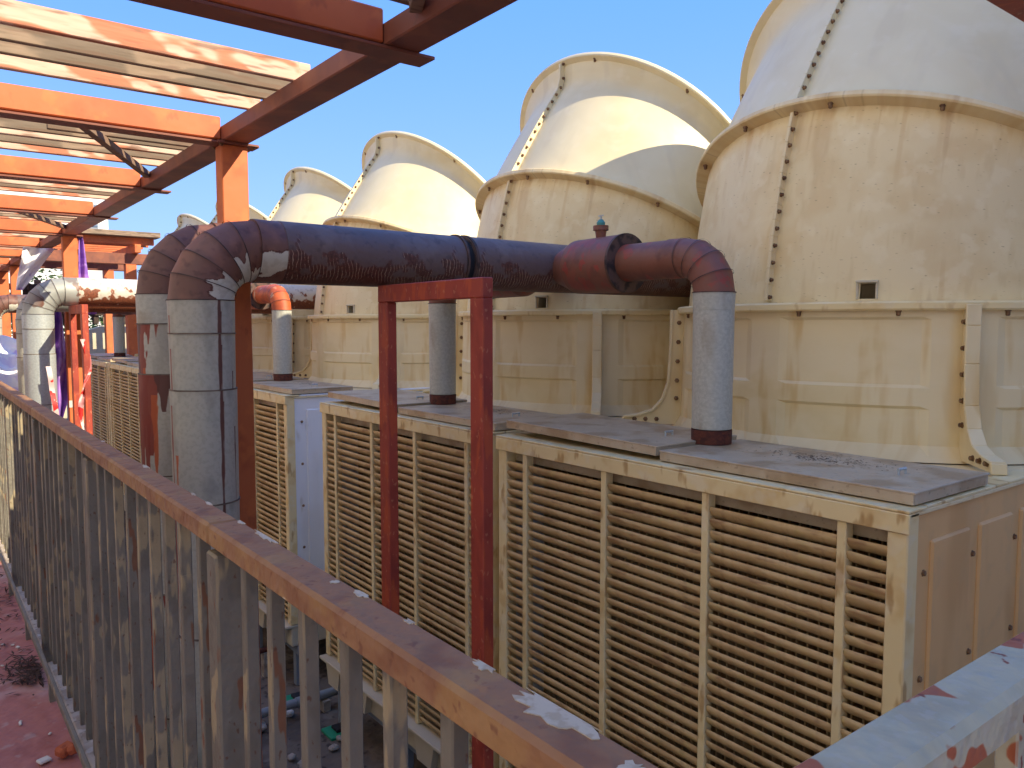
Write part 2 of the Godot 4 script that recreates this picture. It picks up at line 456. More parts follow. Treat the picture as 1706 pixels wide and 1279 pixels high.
# riser jacket: galvanised sheet with rust runs that start at the laps and drip down (v grows downwards)
func riser_image(sd: int, base: Color) -> Image:
	var im := paint(512, base, [[base.darkened(0.08), 30.0, 0.45, 0.7, 1, 1, 0.6], [base.lightened(0.06), 44.0, 0.6, 0.7, 1, 1, 0.5], [base.darkened(0.22), 5.0, 0.58, 0.85, 1, 3, 0.45]], sd * 13 + 5)
	var nz := noise_bytes(512, 9.0, 1, 2, (sd + 2) * 29)
	# runs: [u, start, length, half width, colour]
	var brown := C(92, 50, 40)
	var red := C(132, 52, 34)
	var org := C(184, 88, 44)
	var runs := [[[0.71, 0, 512, 5.0, brown], [0.70, 30, 180, 3.0, brown], [0.95, 170, 150, 8.0, org], [0.99, 40, 300, 6.0, red], [0.84, 330, 60, 2.5, brown], [0.62, 100, 240, 4.0, brown]],
		[[0.97, 0, 330, 34.0, red], [0.90, 0, 60, 10.0, red], [0.02, 0, 400, 26.0, brown], [0.94, 130, 220, 8.0, org], [0.85, 0, 40, 8.0, red]],
		[[0.98, 0, 300, 46.0, red], [0.90, 0, 240, 36.0, red], [0.82, 0, 110, 26.0, brown], [0.93, 120, 260, 20.0, red], [0.87, 60, 260, 14.0, org], [0.05, 0, 340, 40.0, red], [0.76, 0, 160, 10.0, brown]]]
	for e in runs[sd]:
		var u0: float = e[0]
		var y0: int = e[1]
		var len: int = e[2]
		var w: float = e[3]
		var col: Color = e[4]
		for yy in len:
			var y := (y0 + yy) % 512
			var t := float(yy) / len
			for xx in range(-70, 71):
				var x := (int(u0 * 512) + xx + 512) % 512
				var ww := w * (1.0 - t * (0.75 if len < 512 else 0.0)) * (0.5 + nz[y * 512 + (x * 2) % 512] / 255.0)
				if abs(xx) < ww:
					im.set_pixel(x, y, im.get_pixel(x, y).lerp(col, 0.9 * smoothstep(ww, ww - 3.0, abs(xx))))
	return im

# ---------------------------------------------------------------- cooling tower
const R1 := 1.33
const B0 := 5.45
var TW := {}

func stack_ring(t: float, r: float, seg: int, n := 96) -> PackedVector3Array:
	# seg 0: base circle to the tilted joint, seg 1: joint to the mouth. Local to the tower (centre a = 0)
	var c0: Vector2 = [Vector2(0.0, 0.107), Vector2(0.09, 0.749)][seg]
	var c1: Vector2 = [Vector2(0.09, 0.749), Vector2(0.47, 1.474)][seg]
	var k0: float = [0.0, 0.4408][seg]
	var k1: float = [0.4408, 0.784][seg]
	var c: Vector2 = c0.lerp(c1, t)
	var tilt := lerpf(k0, k1, t)
	var eb := Vector3(cos(tilt), -sin(tilt), 0)
	var o := PackedVector3Array()
	for j in n:
		var az := TAU * j / n
		o.append(Vector3(B0 - 3.1 + c.x, c.y - DECK, 0) - eb * (r * cos(az)) + Vector3(0, 0, 1) * (r * sin(az)))
	return o

func stack_point(t: float, r: float, seg: int, az: float) -> Vector3:
	var q := stack_ring(t, r, seg, 360)
	return q[posmod(int(round(rad_to_deg(az))), 360)]

func ring_band(st: SurfaceTool, t: float, seg: int, r_in: float, r_out: float, th: float, lift := 0.0) -> void:
	var tilt: float = lerpf([0.0, 0.4408][seg], [0.4408, 0.784][seg], t)
	var nrm := Vector3(sin(tilt), cos(tilt), 0)
	var rs := []
	for e in [[r_in, -0.5], [r_out - 0.008, -0.5], [r_out, -0.3], [r_out, 0.3], [r_out - 0.008, 0.5], [r_in, 0.5], [r_in, -0.5]]:
		var q := stack_ring(t, e[0], seg)
		for j in q.size(): q[j] += nrm * (e[1] * th + lift)
		rs.append(q)
	for i in rs.size() - 1: loft_flat(st, rs[i + 1], rs[i], 0, 0, i + 1)

func shell_radius(seg: int, t: float) -> float:
	if seg == 0: return lerpf(1.325, 1.305, t)
	return lerpf(1.31, 1.235, t) + 0.12 * pow(smoothstep(0.82, 1.0, t), 1.7)

# the lower shell has a square port cut through it at 24 degrees, just over the base flange
func shell(seg: int) -> ArrayMesh:
	var st := ST()
	var ts := [0.0, 0.035, 0.11, 0.2, 0.3, 0.4, 0.5, 0.6, 0.7, 0.8, 0.86, 0.9, 0.93, 0.96, 1.0]
	ts.reverse()
	for i in ts.size() - 1:
		var r0 := stack_ring(ts[i], shell_radius(seg, ts[i]), seg)
		var r1 := stack_ring(ts[i + 1], shell_radius(seg, ts[i + 1]), seg)
		st.set_smooth_group(0)
		for j in 96:
			if seg == 0 and i == ts.size() - 3 and j == 6: continue
			var k := (j + 1) % 96
			var u0 := j / 96.0
			var u1 := (j + 1) / 96.0
			var v0: float = 1.0 - ts[i]
			var v1: float = 1.0 - ts[i + 1]
			var pts := [r0[j], r1[j], r1[k], r0[j], r1[k], r0[k]]
			var uvs := [Vector2(u0, v0), Vector2(u0, v1), Vector2(u1, v1), Vector2(u0, v0), Vector2(u1, v1), Vector2(u1, v0)]
			for q in 6:
				st.set_uv(uvs[q])
				st.add_vertex(pts[q])
	return done(st)

func skirt_r(_az: float, s: float) -> float:
	return 1.345 + 0.02 * s

func skirt_mesh() -> ArrayMesh:
	var st := ST()
	var rs := []
	var vs := []
	var ss := [0.0, 0.05, 0.07, 0.25, 0.5, 0.52, 0.56, 0.62, 0.64, 0.66, 0.8, 0.9, 0.97, 1.0]
	for s in ss:
		var o := PackedVector3Array()
		for j in 180:
			var deg := j * 2.0
			var az := deg_to_rad(deg)
			var q := fposmod(deg + 45.0, 90.0) - 45.0
			var up: bool = abs(q) < 4.1 or abs(q) > 37.0 or (s > 0.51 and s < 0.65) or s < 0.06 or s > 0.93
			var r := skirt_r(az, s) + (0.016 if up else 0.0) + (0.05 * smoothstep(0.93, 1.0, s))
			o.append(Vector3(B0 - 3.1 - cos(az) * r, lerpf(0.09, -0.735, s) - DECK, sin(az) * r))
		rs.append(o)
		vs.append(s)
	loft(st, rs, vs, true, false)
	return done(st)

func rib_mesh(az: float) -> ArrayMesh:
	var st := ST()
	var er := Vector3(-cos(az), 0, sin(az))
	var ez := er.cross(Vector3.UP)
	var pts := PackedVector2Array()
	for h in [0.085, -0.1, -0.3, -0.5, -0.72]:
		var s: float = (0.09 - h) / 0.825
		pts.append(Vector2(skirt_r(az, s) - 0.02, h - DECK))
	pts.append(Vector2(1.80, -0.725 - DECK))
	for e in [[1.79, -0.67], [1.68, -0.655], [1.58, -0.62], [1.51, -0.54], [1.47, -0.42], [1.455, -0.2], [1.452, 0.0], [1.452, 0.112], [1.33, 0.112]]:
		pts.append(Vector2(e[0], e[1] - DECK))
	extrude(st, Vector3(B0 - 3.1, 0, 0), er, Vector3.UP, ez, pts, 0.03)
	# edge flange that follows the outline
	for i in range(5, 13):
		var a := pts[i]
		var b := pts[i + 1]
		bar(st, Vector3(B0 - 3.1, 0, 0) + er * a.x + Vector3.UP * a.y, Vector3(B0 - 3.1, 0, 0) + er * b.x + Vector3.UP * b.y, 0.075, 0.018, 0.004, er)
	return done(st)

func knob(st: SurfaceTool, p: Vector3, n: Vector3, r: float, l: float) -> void:
	tube(st, p - n * 0.004, p + n * l, [[0.0, r * 1.35], [0.3, r * 1.35], [0.31, r], [0.85, r], [1.0, r * 0.6]], 6)

func tower_meshes() -> void:
	TW.lower = shell(0)
	TW.upper = shell(1)
	TW.skirt = skirt_mesh()
	var st := ST()
	ring_band(st, 0.0, 0, 1.30, 1.405, 0.05)
	TW.base_flange = done(st)
	st = ST()
	ring_band(st, 1.0, 0, 1.28, 1.395, 0.045)
	TW.joint = done(st)
	st = ST()
	ring_band(st, 1.0, 1, 1.33, 1.40, 0.05)
	TW.rim = done(st)
	# seams with their bolts
	for seg in 2:
		st = ST()
		for q in 4:
			var az := q * PI / 2
			var last := Vector3.ZERO
			for i in 13:
				var t := i / 12.0
				var r := (lerpf(1.325, 1.305, t) if seg == 0 else lerpf(1.31, 1.235, t) + 0.12 * pow(smoothstep(0.82, 1.0, t), 1.7))
				var p := stack_point(lerpf(0.03, 0.97, t), r + 0.02, seg, az)
				if i > 0:
					var o := Vector3(-cos(az), 0, sin(az))
					bar(st, last, p, 0.022, 0.06, 0.003, o)
				last = p
		TW["seam%d" % seg] = done(st)
	st = ST()
	for seg in 2:
		for q in 4:
			var az := q * PI / 2
			for i in (12 if seg == 0 else 14):
				var t := (i + 0.6) / (12.0 if seg == 0 else 14.0)
				var r := (lerpf(1.325, 1.305, t) if seg == 0 else lerpf(1.31, 1.235, t) + 0.12 * pow(smoothstep(0.82, 1.0, t), 1.7))
				var sd := Vector3(sin(az), 0, cos(az))
				knob(st, stack_point(t, r + 0.028, seg, az) + sd * 0.011, sd, 0.011, 0.018)
	for e in [[0.0, 0, 1.365, 16], [1.0, 0, 1.355, 14], [1.0, 1, 1.372, 9]]:
		var q := stack_ring(e[0], e[2], e[1], 360)
		for i in e[3]:
			knob(st, q[int((i + 0.4) * 360.0 / e[3])] - Vector3(0, 0.025, 0), Vector3(0, -1, 0), 0.012, 0.03)
	for k in 4:
		var az := PI / 4 + k * PI / 2
		var er := Vector3(-cos(az), 0, sin(az))
		var ez := er.cross(Vector3.UP)
		for sg in [-1.0, 1.0]:
			for h in [0.02, -0.12, -0.26, -0.40, -0.53]:
				var s: float = (0.09 - h) / 0.825
				knob(st, Vector3(B0 - 3.1, h - DECK, 0) + er * (skirt_r(az, s) + 0.05) + ez * (0.0152 * sg), ez * sg, 0.013, 0.02)
			for x in [1.55, 1.63, 1.71]:
				knob(st, Vector3(B0 - 3.1, -0.685 - DECK, 0) + er * x + ez * (0.0152 * sg), ez * sg, 0.013, 0.02)
	TW.bolts = done(st)
	for k in 4: TW["rib%d" % k] = rib_mesh(PI / 4 + k * PI / 2)
	# louvre blade: outer edge high, inner edge low
	for w in [0.668, 0.222]:
		st = ST()
		var sec := [Vector2(0.002, 0.013), Vector2(-0.003, 0.003), Vector2(0.006, -0.016), Vector2(0.024, -0.034), Vector2(0.050, -0.046)]
		var rs := []
		for side in [0.0, 1.0]:
			var row := []
			for p in sec:
				row.append(Vector2(p.x + side * 0.003, p.y - (0.0 if side == 1.0 else 0.004)))
			rs.append(row)
		st.set_smooth_group(1)
		for side in 2:
			for i in 4:
				var p: Vector2 = rs[side][i]
				var q: Vector2 = rs[side][i + 1]
				quad(st, Vector3(p.x, p.y, -w / 2), Vector3(p.x, p.y, w / 2), Vector3(q.x, q.y, w / 2), Vector3(q.x, q.y, -w / 2))
		st.set_smooth_group(-1)
		for i in [0, 4]:
			var p: Vector2 = rs[0][i]
			var q: Vector2 = rs[1][i]
			quad(st, Vector3(p.x, p.y, -w / 2), Vector3(p.x, p.y, w / 2), Vector3(q.x, q.y, w / 2), Vector3(q.x, q.y, -w / 2))
		TW["slat%d" % (0 if w > 0.5 else 1)] = done(st)
	TW.mullion = box_mesh(Vector3(0.06, 2.36, 0.042), 0.004)
	TW.post = box_mesh(Vector3(0.09, 2.44, 0.085), 0.006)

func cooling_tower(ac: float, label: String, fine: bool, near_end: Material) -> Node3D:
	var t := thing("cooling_tower", P(ac, 3.1, DECK), label, "cooling tower", "cooling towers in a row")
	var H := -DECK
	var HL := 1.36
	var W := 4.55
	# frame posts
	for e in [[0.045, HL - 0.0425], [0.045, -HL + 0.0425], [W - 0.045, HL - 0.0425], [W - 0.045, -HL + 0.0425]]:
		mi("corner_post", TW.post, M.trim, t, Vector3(e[0], H - 1.965, e[1]))
	# head trim, with a lip over its top
	var st := ST()
	box(st, Vector3(-0.006, H - 0.782, 0), Vector3(0.022, 0.082, 2 * HL + 0.02), 0.004)
	box(st, Vector3(0.06, H - 0.733, 0), Vector3(0.15, 0.012, 2 * HL + 0.02), 0.003)
	mi("head_trim", done(st), M.trim, t)
	mi("header_plate", box_mesh(Vector3(0.012, 0.13, 2 * HL - 0.17)), M.lid, t, Vector3(0.09, H - 0.83, 0))
	# bays: four mullions, five columns of blades
	for z in [-1.08, -0.36, 0.36, 1.08]:
		mi("mullion", TW.mullion, M.trim, t, Vector3(0.03, H - 2.005, z))
	var bays := [[-1.19, 1], [-0.72, 0], [0.0, 0], [0.72, 0], [1.19, 1]]
	if fine:
		for bay in bays:
			for i in 38:
				var o := mi("slat", TW["slat%d" % bay[1]], M.slat, t, Vector3(0.012 + rng.randf_range(-0.002, 0.002), H - 0.905 - i * 0.06, bay[0]))
				o.rotation = Vector3(rng.randf_range(-0.005, 0.005), 0, rng.randf_range(-0.09, 0.09))
				if rng.randf() < 0.04: o.rotation += Vector3(rng.randf_range(-0.025, 0.025), 0, rng.randf_range(-0.35, 0.2))
				if ac < 4.0 and bay[0] > 1.1 and i in [1, 8, 14]: o.rotation.x = [0.05, -0.03, 0.04][[1, 8, 14].find(i)]
	else:
		st = ST()
		for bay in bays:
			for i in 38:
				st.append_from(TW["slat%d" % bay[1]], 0, Transform3D(Basis.IDENTITY, Vector3(0.012, H - 0.905 - i * 0.06, bay[0])))
		mi("slats", st.commit(), M.slat, t).set_meta("kind", "stuff")
	# fill pack: upright sheets behind the blades
	st = ST()
	for i in 44: box(st, Vector3(0.66, H - 2.03, -HL + 0.09 + i * 0.059), Vector3(0.66, 2.3, 0.01))
	box(st, Vector3(1.0, H - 2.03, 0), Vector3(0.02, 2.3, 2 * HL - 0.12))
	mi("fill_pack", done(st), M.fill_pack, t)
	# end walls: sheet with raised panels
	for sg in [1.0, -1.0]:
		var w := mi("end_wall", box_mesh(Vector3(W - 0.18, 2.42, 0.03)), near_end if sg > 0 else M.end_white, t, Vector3(W / 2, H - 1.965, sg * (HL - 0.03)))
		for i in 9:
			mi("wall_panel", box_mesh(Vector3(0.36, 2.2, 0.03), 0.01), near_end if sg > 0 else M.end_white, w, Vector3(-W / 2 + 0.40 + i * 0.46, -0.02, sg * 0.014))
		st = ST()
		for i in 10:
			for k in 5:
				knob(st, Vector3(-W / 2 + 0.17 + i * 0.46, 0.95 - k * 0.45, sg * 0.015), Vector3(0, 0, sg), 0.012, 0.012)
		mi("bolts", done(st), M.bolt, w).set_meta("kind", "stuff")
	mi("back_wall", box_mesh(Vector3(0.03, 2.42, 2 * HL - 0.18)), M.trim, t, Vector3(W - 0.03, H - 1.965, 0))
	# deck plate, edge angle, lids
	mi("top_plate", box_mesh(Vector3(W, 0.02, 2 * HL), 0.004), M.skirt, t, Vector3(W / 2 + 0.002, H - 0.752, 0))
	for sg in [1.0, -1.0]:
		mi("edge_angle", box_mesh(Vector3(W - 0.15, 0.014, 0.10), 0.003), M.end_white if ac > 8 else M.trim, t, Vector3(W / 2 + 0.08, H - 0.735, sg * (HL - 0.05)))
	for e in [[0.675, 0.0, 1.35], [-0.69, 0.028, 1.34]]:
		st = ST()
		box(st, Vector3.ZERO, Vector3(0.70, 0.012, e[2]), 0.003)
		box(st, Vector3(-0.346, -0.026, 0), Vector3(0.008, 0.042, e[2] - 0.01))
		box(st, Vector3(0.346, -0.026, 0), Vector3(0.008, 0.042, e[2] - 0.01))
		box(st, Vector3(0, -0.026, e[2] / 2 - 0.008), Vector3(0.68, 0.042, 0.008))
		box(st, Vector3(0, -0.026, -e[2] / 2 + 0.008), Vector3(0.68, 0.042, 0.008))
		var lid := mi("lid", done(st), M.lid, t, Vector3(0.415, H - 0.672 + e[1], e[0]))
		lid.rotation.x = 0.012 if e[0] < 0 else 0.0
		if e[0] > 0:
			st = ST()
			st.set_smooth_group(-1)
			for k in 260:
				var c := Vector3(0.10 + rng.randfn() * 0.075, 0.0072, -0.02 + rng.randfn() * 0.16)
				var an := rng.randf() * TAU
				var d := Vector3(cos(an), 0, sin(an)) * rng.randf_range(0.004, 0.012)
				var w := Vector3(-sin(an), 0, cos(an)) * rng.randf_range(0.002, 0.005)
				quad(st, c - d, c + w, c + d, c - w)
			mi("dirt_specks", done(st), M.leaf_litter, lid).set_meta("kind", "stuff")
		st = ST()
		for k in 2: tube(st, Vector3(-0.03 + 0.06 * k, 0.004, 0.45), Vector3(-0.03 + 0.06 * k, 0.03, 0.45), [[0, 0.006], [1, 0.006]], 8)
		tube(st, Vector3(-0.034, 0.03, 0.45), Vector3(0.034, 0.03, 0.45), [[0, 0.007], [1, 0.007]], 8)
		mi("handle", done(st), M.galvanised_bright, lid)
	# basin, brackets and legs
	st = ST()
	box(st, Vector3(W / 2, H - 3.32, 0), Vector3(W - 0.02, 0.22, 2 * HL - 0.02), 0.01)
	box(st, Vector3(W / 2 - 0.02, H - 3.205, 0), Vector3(W + 0.10, 0.03, 2 * HL), 0.006)
	mi("basin", done(st), M.beige, t)
	for z in [-1.1, -0.55, 0.0, 0.55, 1.1]:
		st = ST()
		extrude(st, Vector3(-0.02, H, z), Vector3(0, 0, 1), Vector3.UP, Vector3(1, 0, 0), PackedVector2Array([Vector2(-0.15, -3.22), Vector2(0.15, -3.22), Vector2(0.10, -3.42), Vector2(-0.10, -3.42)]), 0.06)
		mi("basin_bracket", done(st), M.beige, t)
	for x in [0.12, W - 0.12]:
		mi("base_beam", box_mesh(Vector3(0.1, 0.1, 2 * HL), 0.006), M.grey_paint, t, Vector3(x, H - 3.48, 0))
		for z in [-HL + 0.12, 0.0, HL - 0.12]:
			mi("leg", box_mesh(Vector3(0.08, 0.37, 0.08), 0.004), M.grey_paint, t, Vector3(x, 0.185, z))
	# stack, with the fan deck inside it
	st = ST()
	cap(st, stack_ring(0.0, 1.30, 0, 48))
	mi("fan_deck", done(st), M.grey_paint, t)
	mi("skirt", TW.skirt, M.skirt, t)
	for k in 4: mi("rib_bracket", TW["rib%d" % k], M.skirt, t)
	mi("base_flange", TW.base_flange, M.trim, t)
	var lo := mi("lower_shell", TW.lower, M.shell_lower, t)
	mi("seam_flange", TW.seam0, M.shell_lower, lo)
	var az := deg_to_rad(24.375)
	var o := Vector3(-cos(az), 0, sin(az))
	var bs := Basis(o.cross(Vector3.UP), Vector3.UP, -o)
	st = ST()
	box(st, Vector3(0, 0.052, -0.006), Vector3(0.115, 0.012, 0.04), 0.002)
	box(st, Vector3(-0.050, 0.0, 0.0), Vector3(0.012, 0.092, 0.03), 0.002)
	box(st, Vector3(0.050, 0.0, 0.0), Vector3(0.012, 0.092, 0.03), 0.002)
	for q in [[Vector3(0, 0.046, 0.1), Vector3(0.1, 0.006, 0.2)], [Vector3(0, -0.046, 0.1), Vector3(0.1, 0.006, 0.2)], [Vector3(0.046, 0, 0.1), Vector3(0.006, 0.09, 0.2)], [Vector3(-0.046, 0, 0.1), Vector3(0.006, 0.09, 0.2)], [Vector3(0, 0, 0.2), Vector3(0.1, 0.1, 0.006)]]:
		box(st, q[0], q[1])
	mi("port_frame", done(st), M.beige, lo, stack_point(0.0725, 1.323, 0, az), bs)
	mi("joint_flange", TW.joint, M.shell_lower, t)
	var up := mi("upper_shell", TW.upper, M.shell_upper, t)
	mi("seam_flange", TW.seam1, M.shell_upper, up)
	mi("rim_flange", TW.rim, M.shell_upper, t)
	mi("bolts", TW.bolts, M.bolt, t).set_meta("kind", "stuff")
	return t

# ---------------------------------------------------------------- pipes
# mitred elbow: starts at p heading d0, ends heading d1, bend radius rb
func elbow(parent: Node, p: Vector3, d0: Vector3, d1: Vector3, rb: float, r: float, gores: int, mats: Array) -> Vector3:
	var o := p + d1 * rb
	var e := Node3D.new()
	e.name = "elbow"
	parent.add_child(e, true)
	var rs := []
	var side := d0.cross(d1)
	for i in gores + 1:
		var t := (PI / 2) * i / gores
		var rad := -d1 * cos(t) + d0 * sin(t)
		var f := 1.0 / cos(PI / 4 / gores) if i > 0 and i < gores else 1.0
		var q := PackedVector3Array()
		for j in 32:
			var w := TAU * j / 32
			q.append(o + rad * (rb + r * cos(w) * f) + side * (r * sin(w)))
		rs.append(q)
	for i in gores:
		var st := ST()
		loft(st, [rs[i], rs[i + 1]], [i * 0.14, (i + 1) * 0.14])
		mi("gore", done(st), mats[i % mats.size()], e)
	for i in range(0, gores + 1):
		var st := ST()
		var cc := Vector3.ZERO
		for v in rs[i]: cc += v
		cc /= 32.0
		var t := (PI / 2) * i / gores
		var dir := d0 * cos(t) + d1 * sin(t)
		var qa := PackedVector3Array()
		var qb := PackedVector3Array()
		for v in rs[i]:
			var w: Vector3 = cc + (v - cc) * (1.0 + 0.0075 / r)
			qa.append(w - dir * 0.0025)
			qb.append(w + dir * 0.0025)
		loft(st, [qa, qb], [0, 1])
		mi("seam", done(st), M.seam, e)
	return o + d0 * rb

func jacket(parent: Node, n: String, p: Vector3, q: Vector3, r: float, m: Material, lap := 0.004, caps := false) -> MeshInstance3D:
	var st := ST()
	tube(st, p, q, [[0.0, r + lap], [0.985, r + lap * 0.3], [1.0, r]], 36, caps)
	return mi(n, done(st), m, parent)

func band(parent: Node, n: String, c: Vector3, d: Vector3, r: float, w: float, th: float, m: Material) -> void:
	var st := ST()
	tube(st, c - d * w * 0.5, c + d * w * 0.5, [[0.0, r], [0.01, r + th], [0.99, r + th], [1.0, r]], 36)
	mi(n, done(st), m, parent)

func pipe_line(am: float, hm: float, full: bool, label: String, wrap: Material, gore: Array, riser: Array, br: Material) -> Node3D:
	var t := thing("insulated_pipe", P(am, 1.22, DECK), label, "pipe", "insulated header pipes")
	var H := -DECK
	var r := 0.162
	var rb := 0.27
	var up := Vector3.UP
	var B := Vector3(1, 0, 0)
	var y1 := H + hm - rb
	var cuts := [y1, y1 - 0.17, y1 - 0.46, y1 - 1.05, y1 - 1.75, y1 - 2.5, 0.0]
	for i in cuts.size() - 1:
		var o := jacket(t, "jacket_section", Vector3(0, cuts[i], 0), Vector3(0, cuts[i + 1], 0), r - 0.003 * (i % 2), riser[i % riser.size()])
		o.set_meta("seam", i)
		o.remove_meta("seam")
		if i > 0: band(t, "lap_seam", Vector3(0, cuts[i], 0), up, r, 0.007, 0.006, M.lap_grey)
	elbow(t, Vector3(0, y1, 0), up, B, rb, r, 5, gore)
	var bend := Vector3(rb, H + hm, 0)
	var cut2 := [0.0, 0.14, 1.30, 1.36, 2.38, 5.4] if full else [0.0, 0.14, 1.30, 1.36, 2.8]
	for i in cut2.size() - 1:
		if i == 2:
			jacket(t, "joint_gap", bend + B * cut2[i], bend + B * cut2[i + 1], r - 0.012, M.black_rubber)
		else:
			jacket(t, "jacket_section", bend + B * cut2[i], bend + B * cut2[i + 1], r + 0.006, gore[-1] if i == 0 else wrap, 0.003, true)
	band(t, "clamp_band", bend + B * 1.30, B, r + 0.004, 0.016, 0.012, M.seam)
	band(t, "clamp_band", bend + B * 1.37, B, r + 0.004, 0.020, 0.012, M.seam)
	if not full: return t
	var x3 := 3.6 - 1.22
	for sg in [1.0, -1.0]:      # +z is towards the near tower
		var Z := Vector3(0, 0, sg)
		var c := Vector3(x3, H + 0.39, 0)
		var st := ST()
		tube(st, c + Z * 0.12, c + Z * 0.74, [[0.0, 0.11], [0.1, 0.13], [0.30, 0.178], [0.99, 0.182], [1.0, 0.174]], 36)
		var vb := mi("valve_jacket", done(st), br, t)
		band(vb, "end_ring", c + Z * 0.735, Z, 0.17, 0.02, 0.016, M.seam)
		jacket(t, "branch_pipe", c + Z * 0.74, c + Z * 1.10, 0.112, br)
		jacket(t, "branch_pipe", c + Z * 1.10, c + Z * 1.21, 0.114, br)
		var q := elbow(t, c + Z * 1.21, Z, Vector3.DOWN, 0.205, 0.114, 4, [br])
		jacket(t, "drop_pipe", q, q + Vector3.DOWN * 0.10, 0.113, M.galvanised)
		jacket(t, "drop_pipe", q + Vector3.DOWN * 0.10, Vector3(q.x, H - 0.58, q.z), 0.110, M.galvanised)
		jacket(t, "rust_collar", Vector3(q.x, H - 0.585, q.z), Vector3(q.x, H - 0.664, q.z), 0.111, M.rust_band, 0.003, true)
		if sg > 0:
			st = ST()
			var v := c + Z * 0.50 + up * 0.17
			tube(st, v, v + up * 0.055, [[0, 0.03], [1, 0.038]], 16)
			tube(st, v + up * 0.055, v + up * 0.085, [[0, 0.05], [1, 0.05]], 16)
			var av := mi("air_vent", done(st), M.wrap_brown, t)
			st = ST()
			tube(st, v + up * 0.085, v + up * 0.125, [[0, 0.026], [0.5, 0.028], [1, 0.014]], 14)
			mi("vent_cap", done(st), M.teal, av)
			st = ST()
			bar(st, v + up * 0.125, v + up * 0.15, 0.01, 0.01)
			bar(st, v + up * 0.15 - Z * 0.02, v + up * 0.15 + Z * 0.02, 0.008, 0.008)
			mi("lever", done(st), M.galvanised_bright, av)
	return t

func pipe_stand(a0: float, a1: float, b: float, label: String) -> void:
	var t := thing("pipe_stand", P(a0, b, DECK), label, "pipe stand", "red goalpost pipe stands")
	var H := -DECK + 0.235
	for a in [a0 - 0.05, a1 + 0.05]:
		var st := ST()
		box(st, Vector3(0, (H - 0.10) / 2, -(a - a0)), Vector3(0.065, H - 0.10, 0.11), 0.005)
		mi("leg", done(st), M.red_steel, t)
		mi("foot_plate", box_mesh(Vector3(0.16, 0.012, 0.2), 0.002), M.red_steel, t, Vector3(0, 0.006, -(a - a0)))
	var s2 := ST()
	box(s2, Vector3(0, H - 0.05, (a0 - a1) / 2), Vector3(0.066, 0.10, a0 - a1 + 0.01), 0.005)
	mi("crossbar", done(s2), M.red_steel, t)

# ---------------------------------------------------------------- rails, pergola
func guard_rails() -> void:
	var t := thing("guard_rail", P(0, 0.63, FLOOR), "long rusty guard rail with brown top beside the red walkway", "railing")
	var H := -FLOOR
	var a := 0.42
	var segs := [0.42, 2.1, 3.97, 5.84, 9.6, 15.2, 22.0]
	for i in segs.size() - 1:
		var st := ST()
		box(st, Vector3(0.015, H - 0.55, -(segs[i] + segs[i + 1]) / 2), Vector3(0.085, 0.06, segs[i + 1] - segs[i] - 0.004), 0.008)
		mi("top_rail", done(st), M.rail_top, t)
	for e in [[0.78, 0.043, 0.17, 0.034], [0.95, 0.050, 0.06, 0.014], [1.18, 0.050, 0.03, 0.010], [1.36, 0.046, 0.05, 0.012], [1.46, 0.036, 0.02, 0.012], [1.88, 0.050, 0.16, 0.013], [2.06, 0.050, 0.07, 0.010], [2.34, 0.050, 0.06, 0.009], [2.5, 0.05, 0.05, 0.008], [3.1, 0.048, 0.09, 0.012], [3.9, 0.048, 0.06, 0.010], [0.62, 0.02, 0.03, 0.02]]:
		var ol := PackedVector2Array()
		for q in 26:
			var th := TAU * q / 26
			var rr := rng.randf_range(0.55, 1.15)
			ol.append(Vector2(clampf(e[1] + cos(th) * e[3] * rr, -0.02, 0.053), sin(th) * e[2] * rr * 0.5))
		var fs := ST()
		extrude(fs, Vector3(0, H - 0.5192, -e[0]), Vector3(1, 0, 0), Vector3(0, 0, 1), Vector3(0, 1, 0), ol, 0.0016)
		mi("paint_flake", done(fs), M.flake, t)
	mi("bottom_rail", box_mesh(Vector3(0.02, 0.045, 21.5), 0.003), M.rail_bar, t, Vector3(-0.055, H - 2.06, -11.2))
	var post := box_mesh(Vector3(0.07, 1.60, 0.085), 0.006)
	var baluster := box_mesh(Vector3(0.033, 1.50, 0.033), 0.003)
	for k in 12:
		var pa := 2.1 + (k - 1) * 1.87
		if pa > 0.5: mi("post", post, M["rail_bar_%d" % (k % 7)], t, Vector3(0.014, H - 1.40, -pa))
		for i in range(1, 10):
			var ba := pa + i * 0.187 + rng.randf_range(-0.006, 0.006)
			if ba < 0.5 or ba > 21.8: continue
			var o := mi("baluster", baluster, M["rail_bar_%d" % rng.randi_range(0, 6)], t, Vector3(0.012 + rng.randf_range(-0.004, 0.004), H - 1.335, -ba))
			o.rotation = Vector3(rng.randf_range(-0.006, 0.006), rng.randf_range(-0.08, 0.08), rng.randf_range(-0.004, 0.004))
	for k in 8:
		mi("rail_foot", box_mesh(Vector3(0.03, 0.12, 0.05)), M.rail_bar, t, Vector3(-0.05, 0.06, -(2.9 + 1.15 * k)))
	var u := thing("guard_rail", P(0.47, 0.63, FLOOR), "pale grey guard rail with red rust spots at the walkway corner", "railing")
	mi("top_rail", box_mesh(Vector3(4.0, 0.075, 0.095), 0.012), M.rail_grey, u, Vector3(1.93, H - 0.558, 0))
	mi("bottom_rail", box_mesh(Vector3(4.0, 0.045, 0.02), 0.003), M.rail_grey, u, Vector3(1.93, H - 2.06, 0.05))
	for i in 21:
		mi("baluster" if i % 10 != 0 else "post", baluster if i % 10 != 0 else post, M.rail_grey, u, Vector3(0.16 + 0.187 * i, H - (1.335 if i % 10 != 0 else 1.40), 0))

